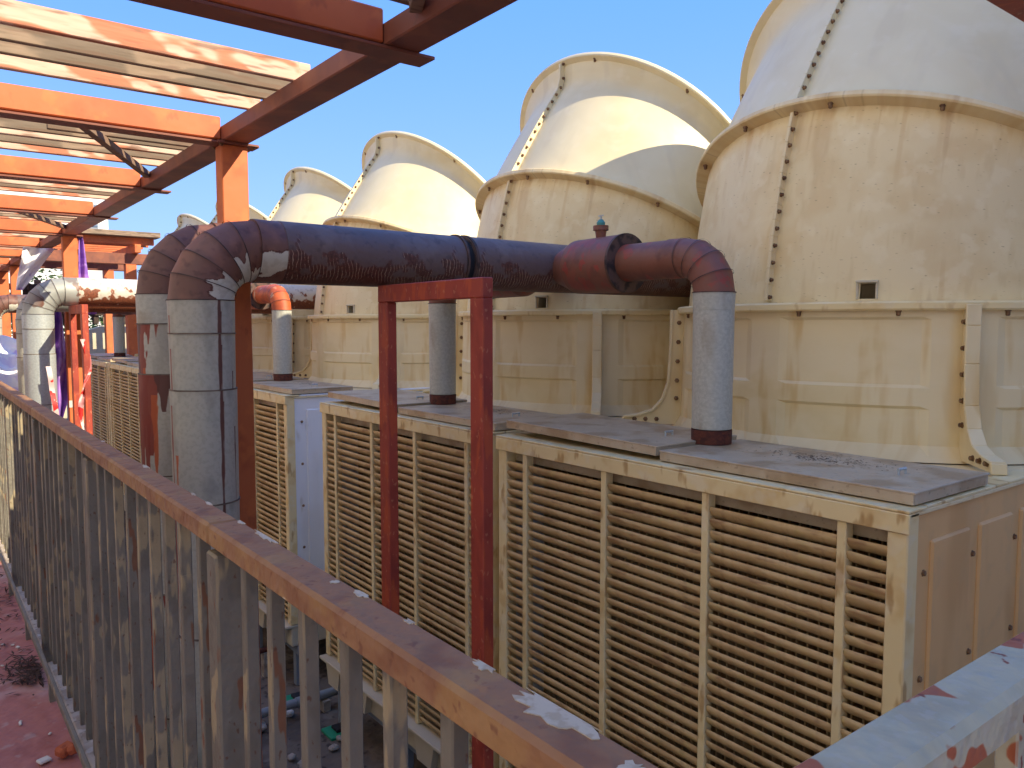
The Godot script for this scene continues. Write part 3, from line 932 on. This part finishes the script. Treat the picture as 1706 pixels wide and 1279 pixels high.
func pergola() -> void:
	var t := thing("pergola", P(5.15, 1.7, DECK), "orange steel pergola with peeling timber slats above the walkway", "pergola")
	var H := -DECK
	var o := Vector3(-1.7, 0, 5.15)          # local = P(a,b,h) + o, h counted from the deck
	for k in 4:
		var a := 5.15 + 6.44 * (k - 1)
		mi("column", box_mesh(Vector3(0.168, H + 1.15, 0.13), 0.006), M.orange_steel, t, o + Vector3(1.716, (H + 1.15) / 2, -a - 0.065))
		mi("column_cap", box_mesh(Vector3(0.26, 0.014, 0.20), 0.002), M.beam_brown, t, o + Vector3(1.73, H + 1.157, -a - 0.065))
		var cb := ST()
		for q in [[-0.1, -0.07], [-0.1, 0.07], [0.1, -0.07], [0.1, 0.07]]: knob(cb, o + Vector3(1.73 + q[0], H + 1.150, -a - 0.065 + q[1]), Vector3.DOWN, 0.012, 0.016)
		mi("bolts", done(cb), M.bolt, t).set_meta("kind", "stuff")
		mi("column", box_mesh(Vector3(0.168, 1.15 - FLOOR, 0.13), 0.006), M.orange_steel, t, o + Vector3(-1.7, H + (1.15 + FLOOR) / 2, -a - 0.065))
		if k == 2: mi("column_band", box_mesh(Vector3(0.17, 0.09, 0.006), 0.001), M.chip_white, t, o + Vector3(1.716, H - 1.02, -a + 0.0035))
	for b in [1.716, -1.7]:
		var segs := [-1.4, 5.2, 11.65, 22.0]
		for i in 3:
			mi("long_beam", box_mesh(Vector3(0.168, 0.094, segs[i + 1] - segs[i] - 0.004), 0.006), M.beam_brown, t, o + Vector3(b, H + 1.212, -(segs[i] + segs[i + 1]) / 2))
	var cross := box_mesh(Vector3(3.34, 0.138, 0.10), 0.006)
	var flange := box_mesh(Vector3(3.62, 0.014, 0.13), 0.002)
	for k in 11:
		var a := 3.0 + 2.147 * (k - 2)
		var c := mi("cross_beam", cross, M.orange_steel, t, o + Vector3(-0.04, H + 1.245, -a - 0.05))
		mi("bottom_flange", flange, M.beam_brown, c, Vector3(0.10, -0.089, 0))
	# slats on edge
	var rows := [0.9, 1.15, 1.4, 1.7, 2.0, 2.25, 2.52, 2.76, 3.97, 4.206, 4.414, 4.668, 5.638, 5.898, 6.05, 6.244, 6.501, 6.75, 7.7, 7.909, 8.14, 8.38, 8.6, 8.813, 9.9, 10.12, 10.35, 10.6, 10.9, 11.15, 12.0, 12.2, 12.7, 13.3, 14.5, 15.1, 15.6, 16.7, 17.4, 18.8, 19.5, 20.3]
	for a in [-0.9, -0.65, -0.4, -0.15, 0.1, 0.35, 0.6]: rows.append(a)
	for i in rows.size():
		var a: float = rows[i]
		var l := 3.5
		var cx := -0.02
		if a == 5.898:
			l = 0.95
			cx = 1.26
		var hh := 0.094 + rng.randf_range(-0.006, 0.008)
		var m: Material = M["board_%d" % [3, 1, 1, 2, 1, 0][i % 6]]
		if a == 3.97: m = M.board_0
		if a == 4.206: m = M.board_1
		var w := mi("slat", box_mesh(Vector3(l, hh, 0.032 + rng.randf_range(0, 0.008)), 0.004), m, t, o + Vector3(cx + rng.randf_range(-0.02, 0.02), H + 1.262 + hh / 2, -a - 0.018))
		w.rotation = Vector3(rng.randf_range(-0.05, 0.05), rng.randf_range(-0.008, 0.008), rng.randf_range(-0.002, 0.004))
	for k in 3:
		var st := ST()
		var e := 7.02 + (k - 1) * 4.294
		bar(st, o + Vector3(0.9, H + 1.232, -(e - 1.53)), o + Vector3(1.62, H + 1.232, -e), 0.05, 0.05, 0.003)
		mi("brace_batten", done(st), M.batten, t)
	# the wing that turns the corner outside the frame
	var w := thing("pergola_wing", P(1.22, 8.0, DECK), "dark red beam end of the pergola wing over the corner rail", "pergola")
	mi("long_beam", box_mesh(Vector3(6.15, 0.16, 0.14), 0.006), M.red_steel, w, Vector3(-3.06, H + 1.25, 0))
	mi("column", box_mesh(Vector3(0.15, H + 1.17, 0.14), 0.006), M.red_steel, w, Vector3(-0.1, (H + 1.17) / 2, 0))

# ---------------------------------------------------------------- surroundings
func sheet(st: SurfaceTool, nx: int, ny: int, f: Callable) -> void:
	st.set_smooth_group(0)
	for i in nx:
		for j in ny:
			var p00: Vector3 = f.call(float(i) / nx, float(j) / ny)
			var p10: Vector3 = f.call(float(i + 1) / nx, float(j) / ny)
			var p11: Vector3 = f.call(float(i + 1) / nx, float(j + 1) / ny)
			var p01: Vector3 = f.call(float(i) / nx, float(j + 1) / ny)
			quad(st, p00, p10, p11, p01)

func tree(at: Vector3, hgt: float, rad: float, sd: int, label: String) -> void:
	var t := thing("tree", at, label, "tree", "trees beyond the picket screen")
	var r := RandomNumberGenerator.new()
	r.seed = sd
	var st := ST()
	tube(st, Vector3.ZERO, Vector3(0.1, hgt * 0.75, 0), [[0, 0.16], [0.3, 0.11], [1, 0.04]], 8)
	for k in 5:
		var y := hgt * (0.35 + 0.09 * k)
		var an := k * 2.4
		tube(st, Vector3(0.03, y, 0), Vector3(cos(an) * rad * 0.7, y + hgt * 0.2, sin(an) * rad * 0.7), [[0, 0.06], [1, 0.015]], 6)
	mi("trunk", done(st), M.bark, t)
	st = ST()
	st.set_smooth_group(-1)
	for k in 26:
		var d := Vector3(r.randfn(), r.randfn() * 0.8, r.randfn()).normalized() * rad * pow(r.randf(), 0.4)
		var c := Vector3(0, hgt * 0.72, 0) + d
		for i in 90:
			var q := c + Vector3(r.randfn(), r.randfn(), r.randfn()) * rad * 0.17
			var n := Vector3(r.randfn(), r.randfn() + 0.6, r.randfn()).normalized()
			var f := frame_of(n)
			var s := r.randf_range(0.05, 0.1)
			var g := r.randf_range(0.7, 1.3)
			st.set_color(Color(0.06 * g, 0.105 * g, 0.03 * g))
			for p in [q - f[0] * s, q + f[1] * s * 0.6, q + f[0] * s, q - f[0] * s, q + f[0] * s, q - f[1] * s * 0.6]:
				st.set_uv(Vector2.ZERO)
				st.add_vertex(p)
	mi("crown", done(st), M.leaf, t)

func surroundings() -> void:
	var H := -DECK
	# loose sheets caught on the second column
	var t := thing("plastic_sheet", P(11.75, 1.56, -1.0), "purple plastic sheet hanging on the far orange column", "plastic sheet")
	var st := ST()
	sheet(st, 14, 24, func(u: float, v: float) -> Vector3:
		var w := lerpf(0.05, 0.20, sin(v * 2.6)) * (1.0 - 0.7 * smoothstep(0.75, 1.0, v))
		return Vector3(0.0 + (u - 0.5) * w * 1.1 - 0.02 * v, 1.35 - 1.65 * v, 0.05 * sin(u * 9.0 + v * 5.0) + 0.03 * sin(v * 17.0)))
	mi("fall", done(st), M.sheet_purple, t)
	st = ST()
	sheet(st, 10, 18, func(u: float, v: float) -> Vector3:
		var w := 0.05 + 0.16 * v
		return Vector3(0.27 + (u - 0.2) * w, 2.15 - 1.0 * v, 0.1 + 0.04 * sin(u * 8.0 + v * 6.0)))
	mi("fall", done(st), M.sheet_purple, t)
	st = ST()
	sheet(st, 8, 18, func(u: float, v: float) -> Vector3:
		return Vector3(-0.30 + 0.28 * u * (1.0 - v) - 0.1 * v + (u - 0.5) * 0.08, 2.0 - 0.55 * v, -0.1 + 0.05 * sin(u * 9.0 + v * 7.0)))
	mi("fold", done(st), M.sheet_white, t)
	t = thing("dust_sheet", P(12.3, 0.95, -1.45), "white and lilac sheet draped over a crate by the rail", "sheet")
	st = ST()
	sheet(st, 26, 26, func(u: float, v: float) -> Vector3:
		var y := 1.28 - 0.5 * v - 0.22 * (1.0 - u) + 0.06 * sin(u * 11.0 + v * 4.0) + 0.04 * sin(v * 19.0 - u * 6.0)
		if v > 0.6: y -= (v - 0.6) * 1.1
		return Vector3(-0.75 + 1.1 * u, y, -0.5 + 0.9 * v + 0.05 * sin(u * 14.0)))
	mi("cloth", done(st), M.sheet_white, t)
	t = thing("storage_crate", P(12.3, 0.95, FLOOR), "blue grey crate under the white and lilac sheet", "crate")
	for e in [[0.0, 0.0, 0.35, 0.9, 0.7], [0.0, 0.36, 0.30, 0.92, 0.72]]:
		mi("panel", box_mesh(Vector3(e[3], 0.34, e[4]), 0.01), M.blue_grey, t, Vector3(0.05, e[1] + 0.172, 0))
	mi("crate_lid", box_mesh(Vector3(0.96, 0.05, 0.76), 0.01), M.grey_paint, t, Vector3(0.05, 0.735, 0))
	# barrier tape on the red stand
	t = thing("barrier_tape", P(10.0, 1.6, -1.9), "red and white barrier tape tied to the far red stand", "tape")
	st = ST()
	sheet(st, 3, 30, func(u: float, v: float) -> Vector3:
		return Vector3(-0.05 + 0.05 * sin(v * 9.0) + (u - 0.5) * 0.06 * (1.0 - 0.5 * v), 1.75 - 1.55 * v, 0.12 + 0.03 * sin(v * 23.0 + u * 3.0)))
	mi("strand", done(st), M.tape_red, t)
	st = ST()
	sheet(st, 3, 24, func(u: float, v: float) -> Vector3:
		return Vector3(-0.38 + 0.12 * v + (u - 0.5) * 0.05, 1.45 - 1.1 * v, 0.02 * sin(v * 19.0)))
	mi("strand", done(st), M.tape_red, t)
	# cross pergola at the far end
	t = thing("pergola", P(20.6, 4.3, DECK), "far orange pergola standing across the end of the roof", "pergola")
	for b in [-2.6, 0.0]:
		for z in [0.0, -2.6]:
			mi("column", box_mesh(Vector3(0.24, H + 1.45, 0.24), 0.01), M.orange_steel, t, Vector3(b, (H + 1.45) / 2, z))
	for z in [0.0, -2.6]:
		mi("long_beam", box_mesh(Vector3(8.0, 0.26, 0.18), 0.01), M.beam_brown, t, Vector3(-3.6, H + 1.58, z))
	for k in 7:
		mi("cross_beam", box_mesh(Vector3(0.14, 0.2, 3.4), 0.01), M.orange_steel, t, Vector3(0.1 - 1.2 * k, H + 1.81, -1.3))
	for k in 6:
		mi("cross_slat", box_mesh(Vector3(8.2, 0.16, 0.05), 0.006), M.orange_steel, t, Vector3(-3.6, H + 1.99, 0.2 - 0.55 * k))
	mi("roof_edge", box_mesh(Vector3(8.4, 0.12, 0.5), 0.01), M.board_1, t, Vector3(-3.6, H + 2.14, 0.2))
	# picket screen below it
	t = thing("picket_screen", P(24.0, 4.0, DECK), "dark timber picket screen behind the far pergola", "fence")
	for y in [0.35, 1.0]: mi("screen_rail", box_mesh(Vector3(9.0, 0.16, 0.05), 0.006), M.dark_timber, t, Vector3(-2.4, H + y, 0.05))
	var pk := box_mesh(Vector3(0.16, 1.15, 0.04), 0.006)
	for k in 34: mi("picket", pk, M.dark_timber if k % 3 else M.batten, t, Vector3(-6.8 + 0.265 * k, H + 0.62, 0))
	for k in 5: mi("screen_post", box_mesh(Vector3(0.12, H + 1.2, 0.12), 0.008), M.dark_timber, t, Vector3(-6.8 + 2.2 * k, (H + 1.2) / 2, -0.09))
	# sloping parapet, plant unit
	t = thing("stair_parapet", P(25.5, 4.2, DECK), "beige concrete stair parapet below the picket screen", "parapet")
	st = ST()
	extrude(st, Vector3.ZERO, Vector3(1, 0, 0), Vector3.UP, Vector3(0, 0, 1), PackedVector2Array([Vector2(-1.6, 0), Vector2(1.4, 0), Vector2(1.4, H + 0.05), Vector2(0.5, H + 0.05), Vector2(-1.6, H - 0.6)]), 0.3)
	mi("wall", done(st), M.beige, t)
	mi("coping", box_mesh(Vector3(1.0, 0.08, 0.38), 0.01), M.plaster_white, t, Vector3(0.95, H + 0.09, 0))
	t = thing("condenser_unit", P(22.3, 4.0, DECK), "grey finned condenser unit beyond the last tower", "air conditioner")
	mi("cabinet", box_mesh(Vector3(1.6, 3.05, 0.8), 0.02), M.grey_paint, t, Vector3(0, 1.525, -0.45))
	for k in 12: mi("fin", box_mesh(Vector3(0.05, 0.7, 0.04), 0.004), M.white_paint if k % 2 else M.blue_grey, t, Vector3(-0.7 + 0.127 * k, 2.6, -0.025))
	# white stair tower
	t = thing("white_building", P(40.0, 5.2, DECK), "white stair tower with a tall dark louvre strip", "building")
	mi("wall", box_mesh(Vector3(4.6, 10.2, 5.0), 0.04), M.plaster_white, t, Vector3(0, 5.1, -2.5))
	var fr := mi("louvre_frame", box_mesh(Vector3(0.5, 2.3, 0.05), 0.01), M.grey_paint, t, Vector3(1.62, H + 4.3, 0.02))
	for k in 13: mi("louvre_blade", box_mesh(Vector3(0.44, 0.07, 0.06), 0.005), M.blue_grey, fr, Vector3(0, -1.05 + 0.175 * k, 0.03))
	mi("parapet", box_mesh(Vector3(4.8, 0.3, 5.2), 0.03), M.plaster_white, t, Vector3(0, 10.3, -2.5))
	# trees
	var k := 0
	for e in [[28.0, 1.2, 5.6, 1.5, "leafy tree behind the picket screen beside the sloping parapet"], [29.5, 3.9, 5.4, 1.7, "leafy tree standing before the white stair tower"], [28.5, 6.3, 5.2, 1.5, "leafy tree behind the last cooling tower"]]:
		tree(P(e[0], e[1], DECK), e[2], e[3], 300 + k, e[4])
		k += 1
	# unseen pale building, added on the left to bounce sunlight onto the shaded towers
	t = thing("bounce_building", P(6.0, -2.9, DECK), "unseen pale building added left of the walkway to bounce sunlight", "building")
	mi("wall", box_mesh(Vector3(6.0, H + 12.0, 24.0), 0.03), M.plaster_white, t, Vector3(-3.0, (H + 12.0) / 2, 0))
	for i in 6:
		for j in 3:
			var pw := mi("window", box_mesh(Vector3(0.05, 1.5, 1.2), 0.01), M.blue_grey, t, Vector3(0.02, H + 0.2 + 3.6 * j, -9.5 + 3.8 * i))
			mi("sill", box_mesh(Vector3(0.14, 0.08, 1.4), 0.01), M.concrete, pw, Vector3(0.04, -0.80, 0))
	# building that shades the near end of the roof
	t = thing("neighbour_building", P(-4.0, 9.8, DECK), "cream plastered building behind the walkway end, with a concrete parapet", "building")
	mi("wall", box_mesh(Vector3(14.4, H + 7.3, 5.0), 0.03), M.plaster_cream, t, Vector3(0.0, (H + 7.3) / 2, 2.5))
	mi("parapet", box_mesh(Vector3(14.5, 0.1, 0.3), 0.02), M.concrete, t, Vector3(0.0, H + 7.45, 0.1))
	for i in 4:
		var wn := mi("window", box_mesh(Vector3(1.2, 1.4, 0.05), 0.01), M.blue_grey, t, Vector3(-5.2 + 3.5 * i, H + 2.6, -0.03))
		mi("sill", box_mesh(Vector3(1.4, 0.08, 0.14), 0.01), M.concrete, wn, Vector3(0, -0.75, -0.04))

func clutter() -> void:
	var H := -DECK
	for e in [[7.66, 3.06, "green rubber pad on the deck in the gap between towers"], [6.80, 3.12, "green rubber pad under the foot of the red stand's tower"]]:
		var p := thing("foot_pad", P(e[0], e[1], DECK), e[2] if e[0] > 7 else "green rubber pad under a tower leg beside the stones", "pad")
		mi("pad", box_mesh(Vector3(0.26, 0.03, 0.24), 0.006), M.green_pad, p, Vector3(0, 0.015, 0))
		mi("block", box_mesh(Vector3(0.14, 0.03, 0.13), 0.006), M.black_rubber, p, Vector3(0.02, 0.046, 0))
	var t := thing("drain_pipe", P(7.3, 2.4, DECK), "grey drain pipe running under the towers across the gap", "pipe")
	var st := ST()
	tube(st, Vector3(0, 0.16, 0), Vector3(5.4, 0.16, -0.05), [[0, 0.045], [1, 0.045]], 14)
	mi("barrel", done(st), M.grey_pipe, t)
	for k in 4:
		st = ST()
		tube(st, Vector3(0.5 + 1.3 * k, 0.16, 0), Vector3(0.6 + 1.3 * k, 0.16, 0), [[0, 0.054], [1, 0.054]], 14)
		mi("coupling", done(st), M.grey_pipe, t)
		mi("saddle", box_mesh(Vector3(0.08, 0.115, 0.14), 0.004), M.concrete, t, Vector3(0.8 + 1.3 * k, 0.0575, -0.01))
	t = thing("drain_pipe", P(8.4, 2.5, DECK), "thin rusty pipe lying behind the grey drain pipe", "pipe")
	st = ST()
	tube(st, Vector3(0, 0.3, 0), Vector3(5.2, 0.33, -0.2), [[0, 0.028], [1, 0.028]], 12)
	mi("barrel", done(st), M.rust_band, t)
	for k in 3: mi("saddle", box_mesh(Vector3(0.06, 0.28, 0.1), 0.004), M.concrete, t, Vector3(0.5 + 1.9 * k, 0.14, -0.03 - 0.07 * k))
	# stones and debris in the gap
	for k in 14:
		st = ST()
		var r := rng.randf_range(0.04, 0.10)
		for i in 3:
			box(st, Vector3(rng.randf_range(-0.3, 0.3) * r, r * 0.5, rng.randf_range(-0.3, 0.3) * r), Vector3(r * rng.randf_range(0.9, 1.5), r * rng.randf_range(0.6, 0.95), r * rng.randf_range(0.9, 1.4)), r * 0.25, Basis.from_euler(Vector3(0, rng.randf() * 3.0, rng.randf_range(-0.15, 0.15))))
		var o := mi(numbered("stone"), done(st), M.chip_white if k % 6 == 0 else M.concrete, self, P(rng.randf_range(6.2, 7.6), rng.randf_range(2.3, 3.1), DECK + 0.004))
		tag(o, "loose stone lying on the deck near the green pads", "stone", "loose stones on the lower deck")
	# on the walkway
	st = ST()
	box(st, Vector3(0, 0.035, 0), Vector3(0.085, 0.055, 0.07), 0.014, Basis.from_euler(Vector3(0.1, 0.5, 0.08)))
	box(st, Vector3(0.03, 0.04, 0.03), Vector3(0.05, 0.05, 0.055), 0.014, Basis.from_euler(Vector3(-0.3, 1.1, 0.2)))
	tag(mi("brick_fragment", done(st), M.brick_red, self, P(4.46, 0.545, FLOOR + 0.004)), "broken orange brick fragment on the red walkway", "brick")
	st = ST()
	box(st, Vector3(0, 0.012, 0), Vector3(0.06, 0.016, 0.045), 0.005, Basis.from_euler(Vector3(0.05, 0.4, -0.05)))
	tag(mi("plaster_chip", done(st), M.chip_white, self, P(4.46, 0.45, FLOOR + 0.004)), "flat white plaster chip beside the brick fragment", "chip")
	for k in 16:
		st = ST()
		var s := rng.randf_range(0.008, 0.022)
		box(st, Vector3(0, s * 0.4, 0), Vector3(s * 1.6, s * 0.7, s), s * 0.2, Basis.from_euler(Vector3(0, rng.randf() * 3.0, 0)))
		tag(mi(numbered("plaster_crumb"), done(st), M.chip_white, self, P(rng.randf_range(3.6, 6.6), rng.randf_range(0.2, 0.52), FLOOR + 0.003)), "tiny pale crumb of plaster on the red walkway", "crumb", "plaster crumbs on the walkway")
	st = ST()
	st.set_smooth_group(-1)
	for k in 420:
		var c := P(5.7 + rng.randfn() * 0.16, 0.52 + rng.randfn() * 0.07, FLOOR + 0.006 + absf(rng.randfn()) * 0.022)
		if k > 260: c = P(7.5 + rng.randfn() * 0.7, 0.45 + rng.randfn() * 0.10, FLOOR + 0.006 + absf(rng.randfn()) * 0.015)
		if c.x > 0.56: c.x = 0.56
		var d := Vector3(rng.randfn(), rng.randfn() * 0.25, rng.randfn()).normalized() * rng.randf_range(0.02, 0.05)
		var w := d.cross(Vector3.UP).normalized() * 0.007
		quad(st, c - d, c + w, c + d, c - w)
	tag(mi("leaf_litter", done(st), M.leaf_litter, self), "heap of dry brown leaf litter against the rail foot", "leaf litter", "", "stuff")

func _ready() -> void:
	rng.seed = 20240611
	# camera
	var cam := Camera3D.new()
	add_child(cam)
	cam.name = "camera"
	cam.position = Vector3(0, LIFT, 0)
	var yaw := deg_to_rad(37.5)
	var pitch := deg_to_rad(4.25)
	cam.look_at_from_position(cam.position, cam.position + Vector3(sin(yaw) * cos(pitch), -sin(pitch), -cos(yaw) * cos(pitch)))
	cam.fov = rad_to_deg(2.0 * atan(639.5 / 1310.0))
	cam.near = 0.02
	cam.far = 800.0
	cam.current = true
	# sky, exposure
	var env := Environment.new()
	env.background_mode = Environment.BG_SKY
	var sky := Sky.new()
	var sm := ProceduralSkyMaterial.new()
	sm.sky_top_color = Color(0.335, 0.575, 0.95)
	sm.sky_horizon_color = Color(0.68, 0.80, 0.96)
	sm.sky_curve = 0.14
	sm.ground_bottom_color = Color(0.42, 0.38, 0.34)
	sm.ground_horizon_color = Color(0.62, 0.60, 0.56)
	sky.sky_material = sm
	env.sky = sky
	env.background_energy_multiplier = 0.585
	env.tonemap_mode = Environment.TONE_MAPPER_LINEAR
	env.tonemap_exposure = 2.65
	env.sdfgi_enabled = true
	env.ssao_enabled = true
	env.ssil_enabled = true
	var we := WorldEnvironment.new()
	we.environment = env
	add_child(we)
	we.name = "world_environment"
	# sun: from behind the camera's right shoulder
	var sun := DirectionalLight3D.new()
	add_child(sun)
	sun.name = "sun"
	sun.look_at_from_position(Vector3.ZERO, Vector3(-0.55, -0.80, -1.0))
	sun.light_energy = 1.0
	sun.light_color = Color(1.0, 0.95, 0.84)
	sun.light_angular_distance = 0.5
	sun.shadow_enabled = true
	materials()
	# setting
	struct("ground", box_mesh(Vector3(600, 0.2, 600)), M.deck, Vector3(0, DECK - 0.1, 0))
	struct("walkway_floor", box_mesh(Vector3(4.6, 0.16, 27.5)), M.walkway, Vector3(-1.68, FLOOR - 0.08, -9.75))
	struct("walkway_corner", box_mesh(Vector3(5.0, 0.16, 4.55)), M.walkway, Vector3(3.125, FLOOR - 0.08, 1.72))
	struct("concrete_kerb", box_mesh(Vector3(0.2, 0.42, 22.9), 0.012), M.concrete, Vector3(0.725, FLOOR - 0.20, -12.02))
	struct("walkway_fascia", box_mesh(Vector3(0.16, -DECK + FLOOR - 0.42, 22.9)), M.concrete, Vector3(0.70, (DECK + FLOOR - 0.42) / 2, -12.02))
	# towers
	tower_meshes()
	var ends := [M.end_tan, M.end_tan, M.end_white, M.end_white, M.end_white, M.end_white]
	var labels := ["cream cooling tower whose tan end wall faces the corner rail", "cream cooling tower behind the red pipe stand, next to the tan-ended one", "cream cooling tower with a white end wall on a gap", "cream cooling tower behind the tall grey risers and orange column", "cream cooling tower beyond the second gap, behind the far red stand", "last cream cooling tower of the row, before the far pergola"]
	var cs := [2.83, 5.66, 9.26, 12.09, 15.69, 18.52]
	for i in 6: cooling_tower(cs[i], labels[i], i < 3, ends[i])
	# pipes
	var dark := [M.gore, M.gore, M.gore, M.gore_light, M.gore]
	pipe_line(4.245, 0.40, true, "dark wrapped pipe on the red stand with grey riser and valve", M.wrap_slate, [M.gore_worn, M.gore_worn, M.gore, M.gore_worn, M.gore], [M.riser_streak], M.wrap_brown)
	pipe_line(4.93, 0.45, false, "rust-streaked riser with brown elbow just behind the dark wrapped pipe", M.wrap_slate, [M.gore], [M.galvanised, M.riser_rust, M.riser_rust_low, M.galvanised, M.riser_rust, M.galvanised], M.wrap_brown)
	pipe_line(10.675, 0.40, true, "bright grey riser with peeling white and rusty pipe by the far column", M.wrap_rust, [M.gore_light], [M.galvanised_bright], M.wrap_orange)
	pipe_line(11.36, 0.34, false, "grey riser with rusty pipe hidden behind the bright grey riser", M.wrap_rust, [M.gore_light], [M.galvanised], M.wrap_orange)
	pipe_line(17.105, 0.40, true, "farthest dark wrapped pipe by the last towers", M.wrap_slate, [M.gore], [M.galvanised], M.wrap_brown)
	pipe_stand(4.19, 3.13, 2.25, "red steel goalpost stand under the dark wrapped pipe")
	pipe_stand(10.75, 9.87, 1.58, "red steel goalpost stand under the peeling rusty pipe")
	guard_rails()
	pergola()
	surroundings()
	clutter()
	# from layout units to metres, walkway height above the eye's foot
	for c in get_children():
		if c is Node3D and not (c is Camera3D) and not (c is Light3D):
			var n: Node3D = c
			n.transform = Transform3D(Basis.from_scale(Vector3.ONE * S), Vector3(0, LIFT, 0)) * n.transform
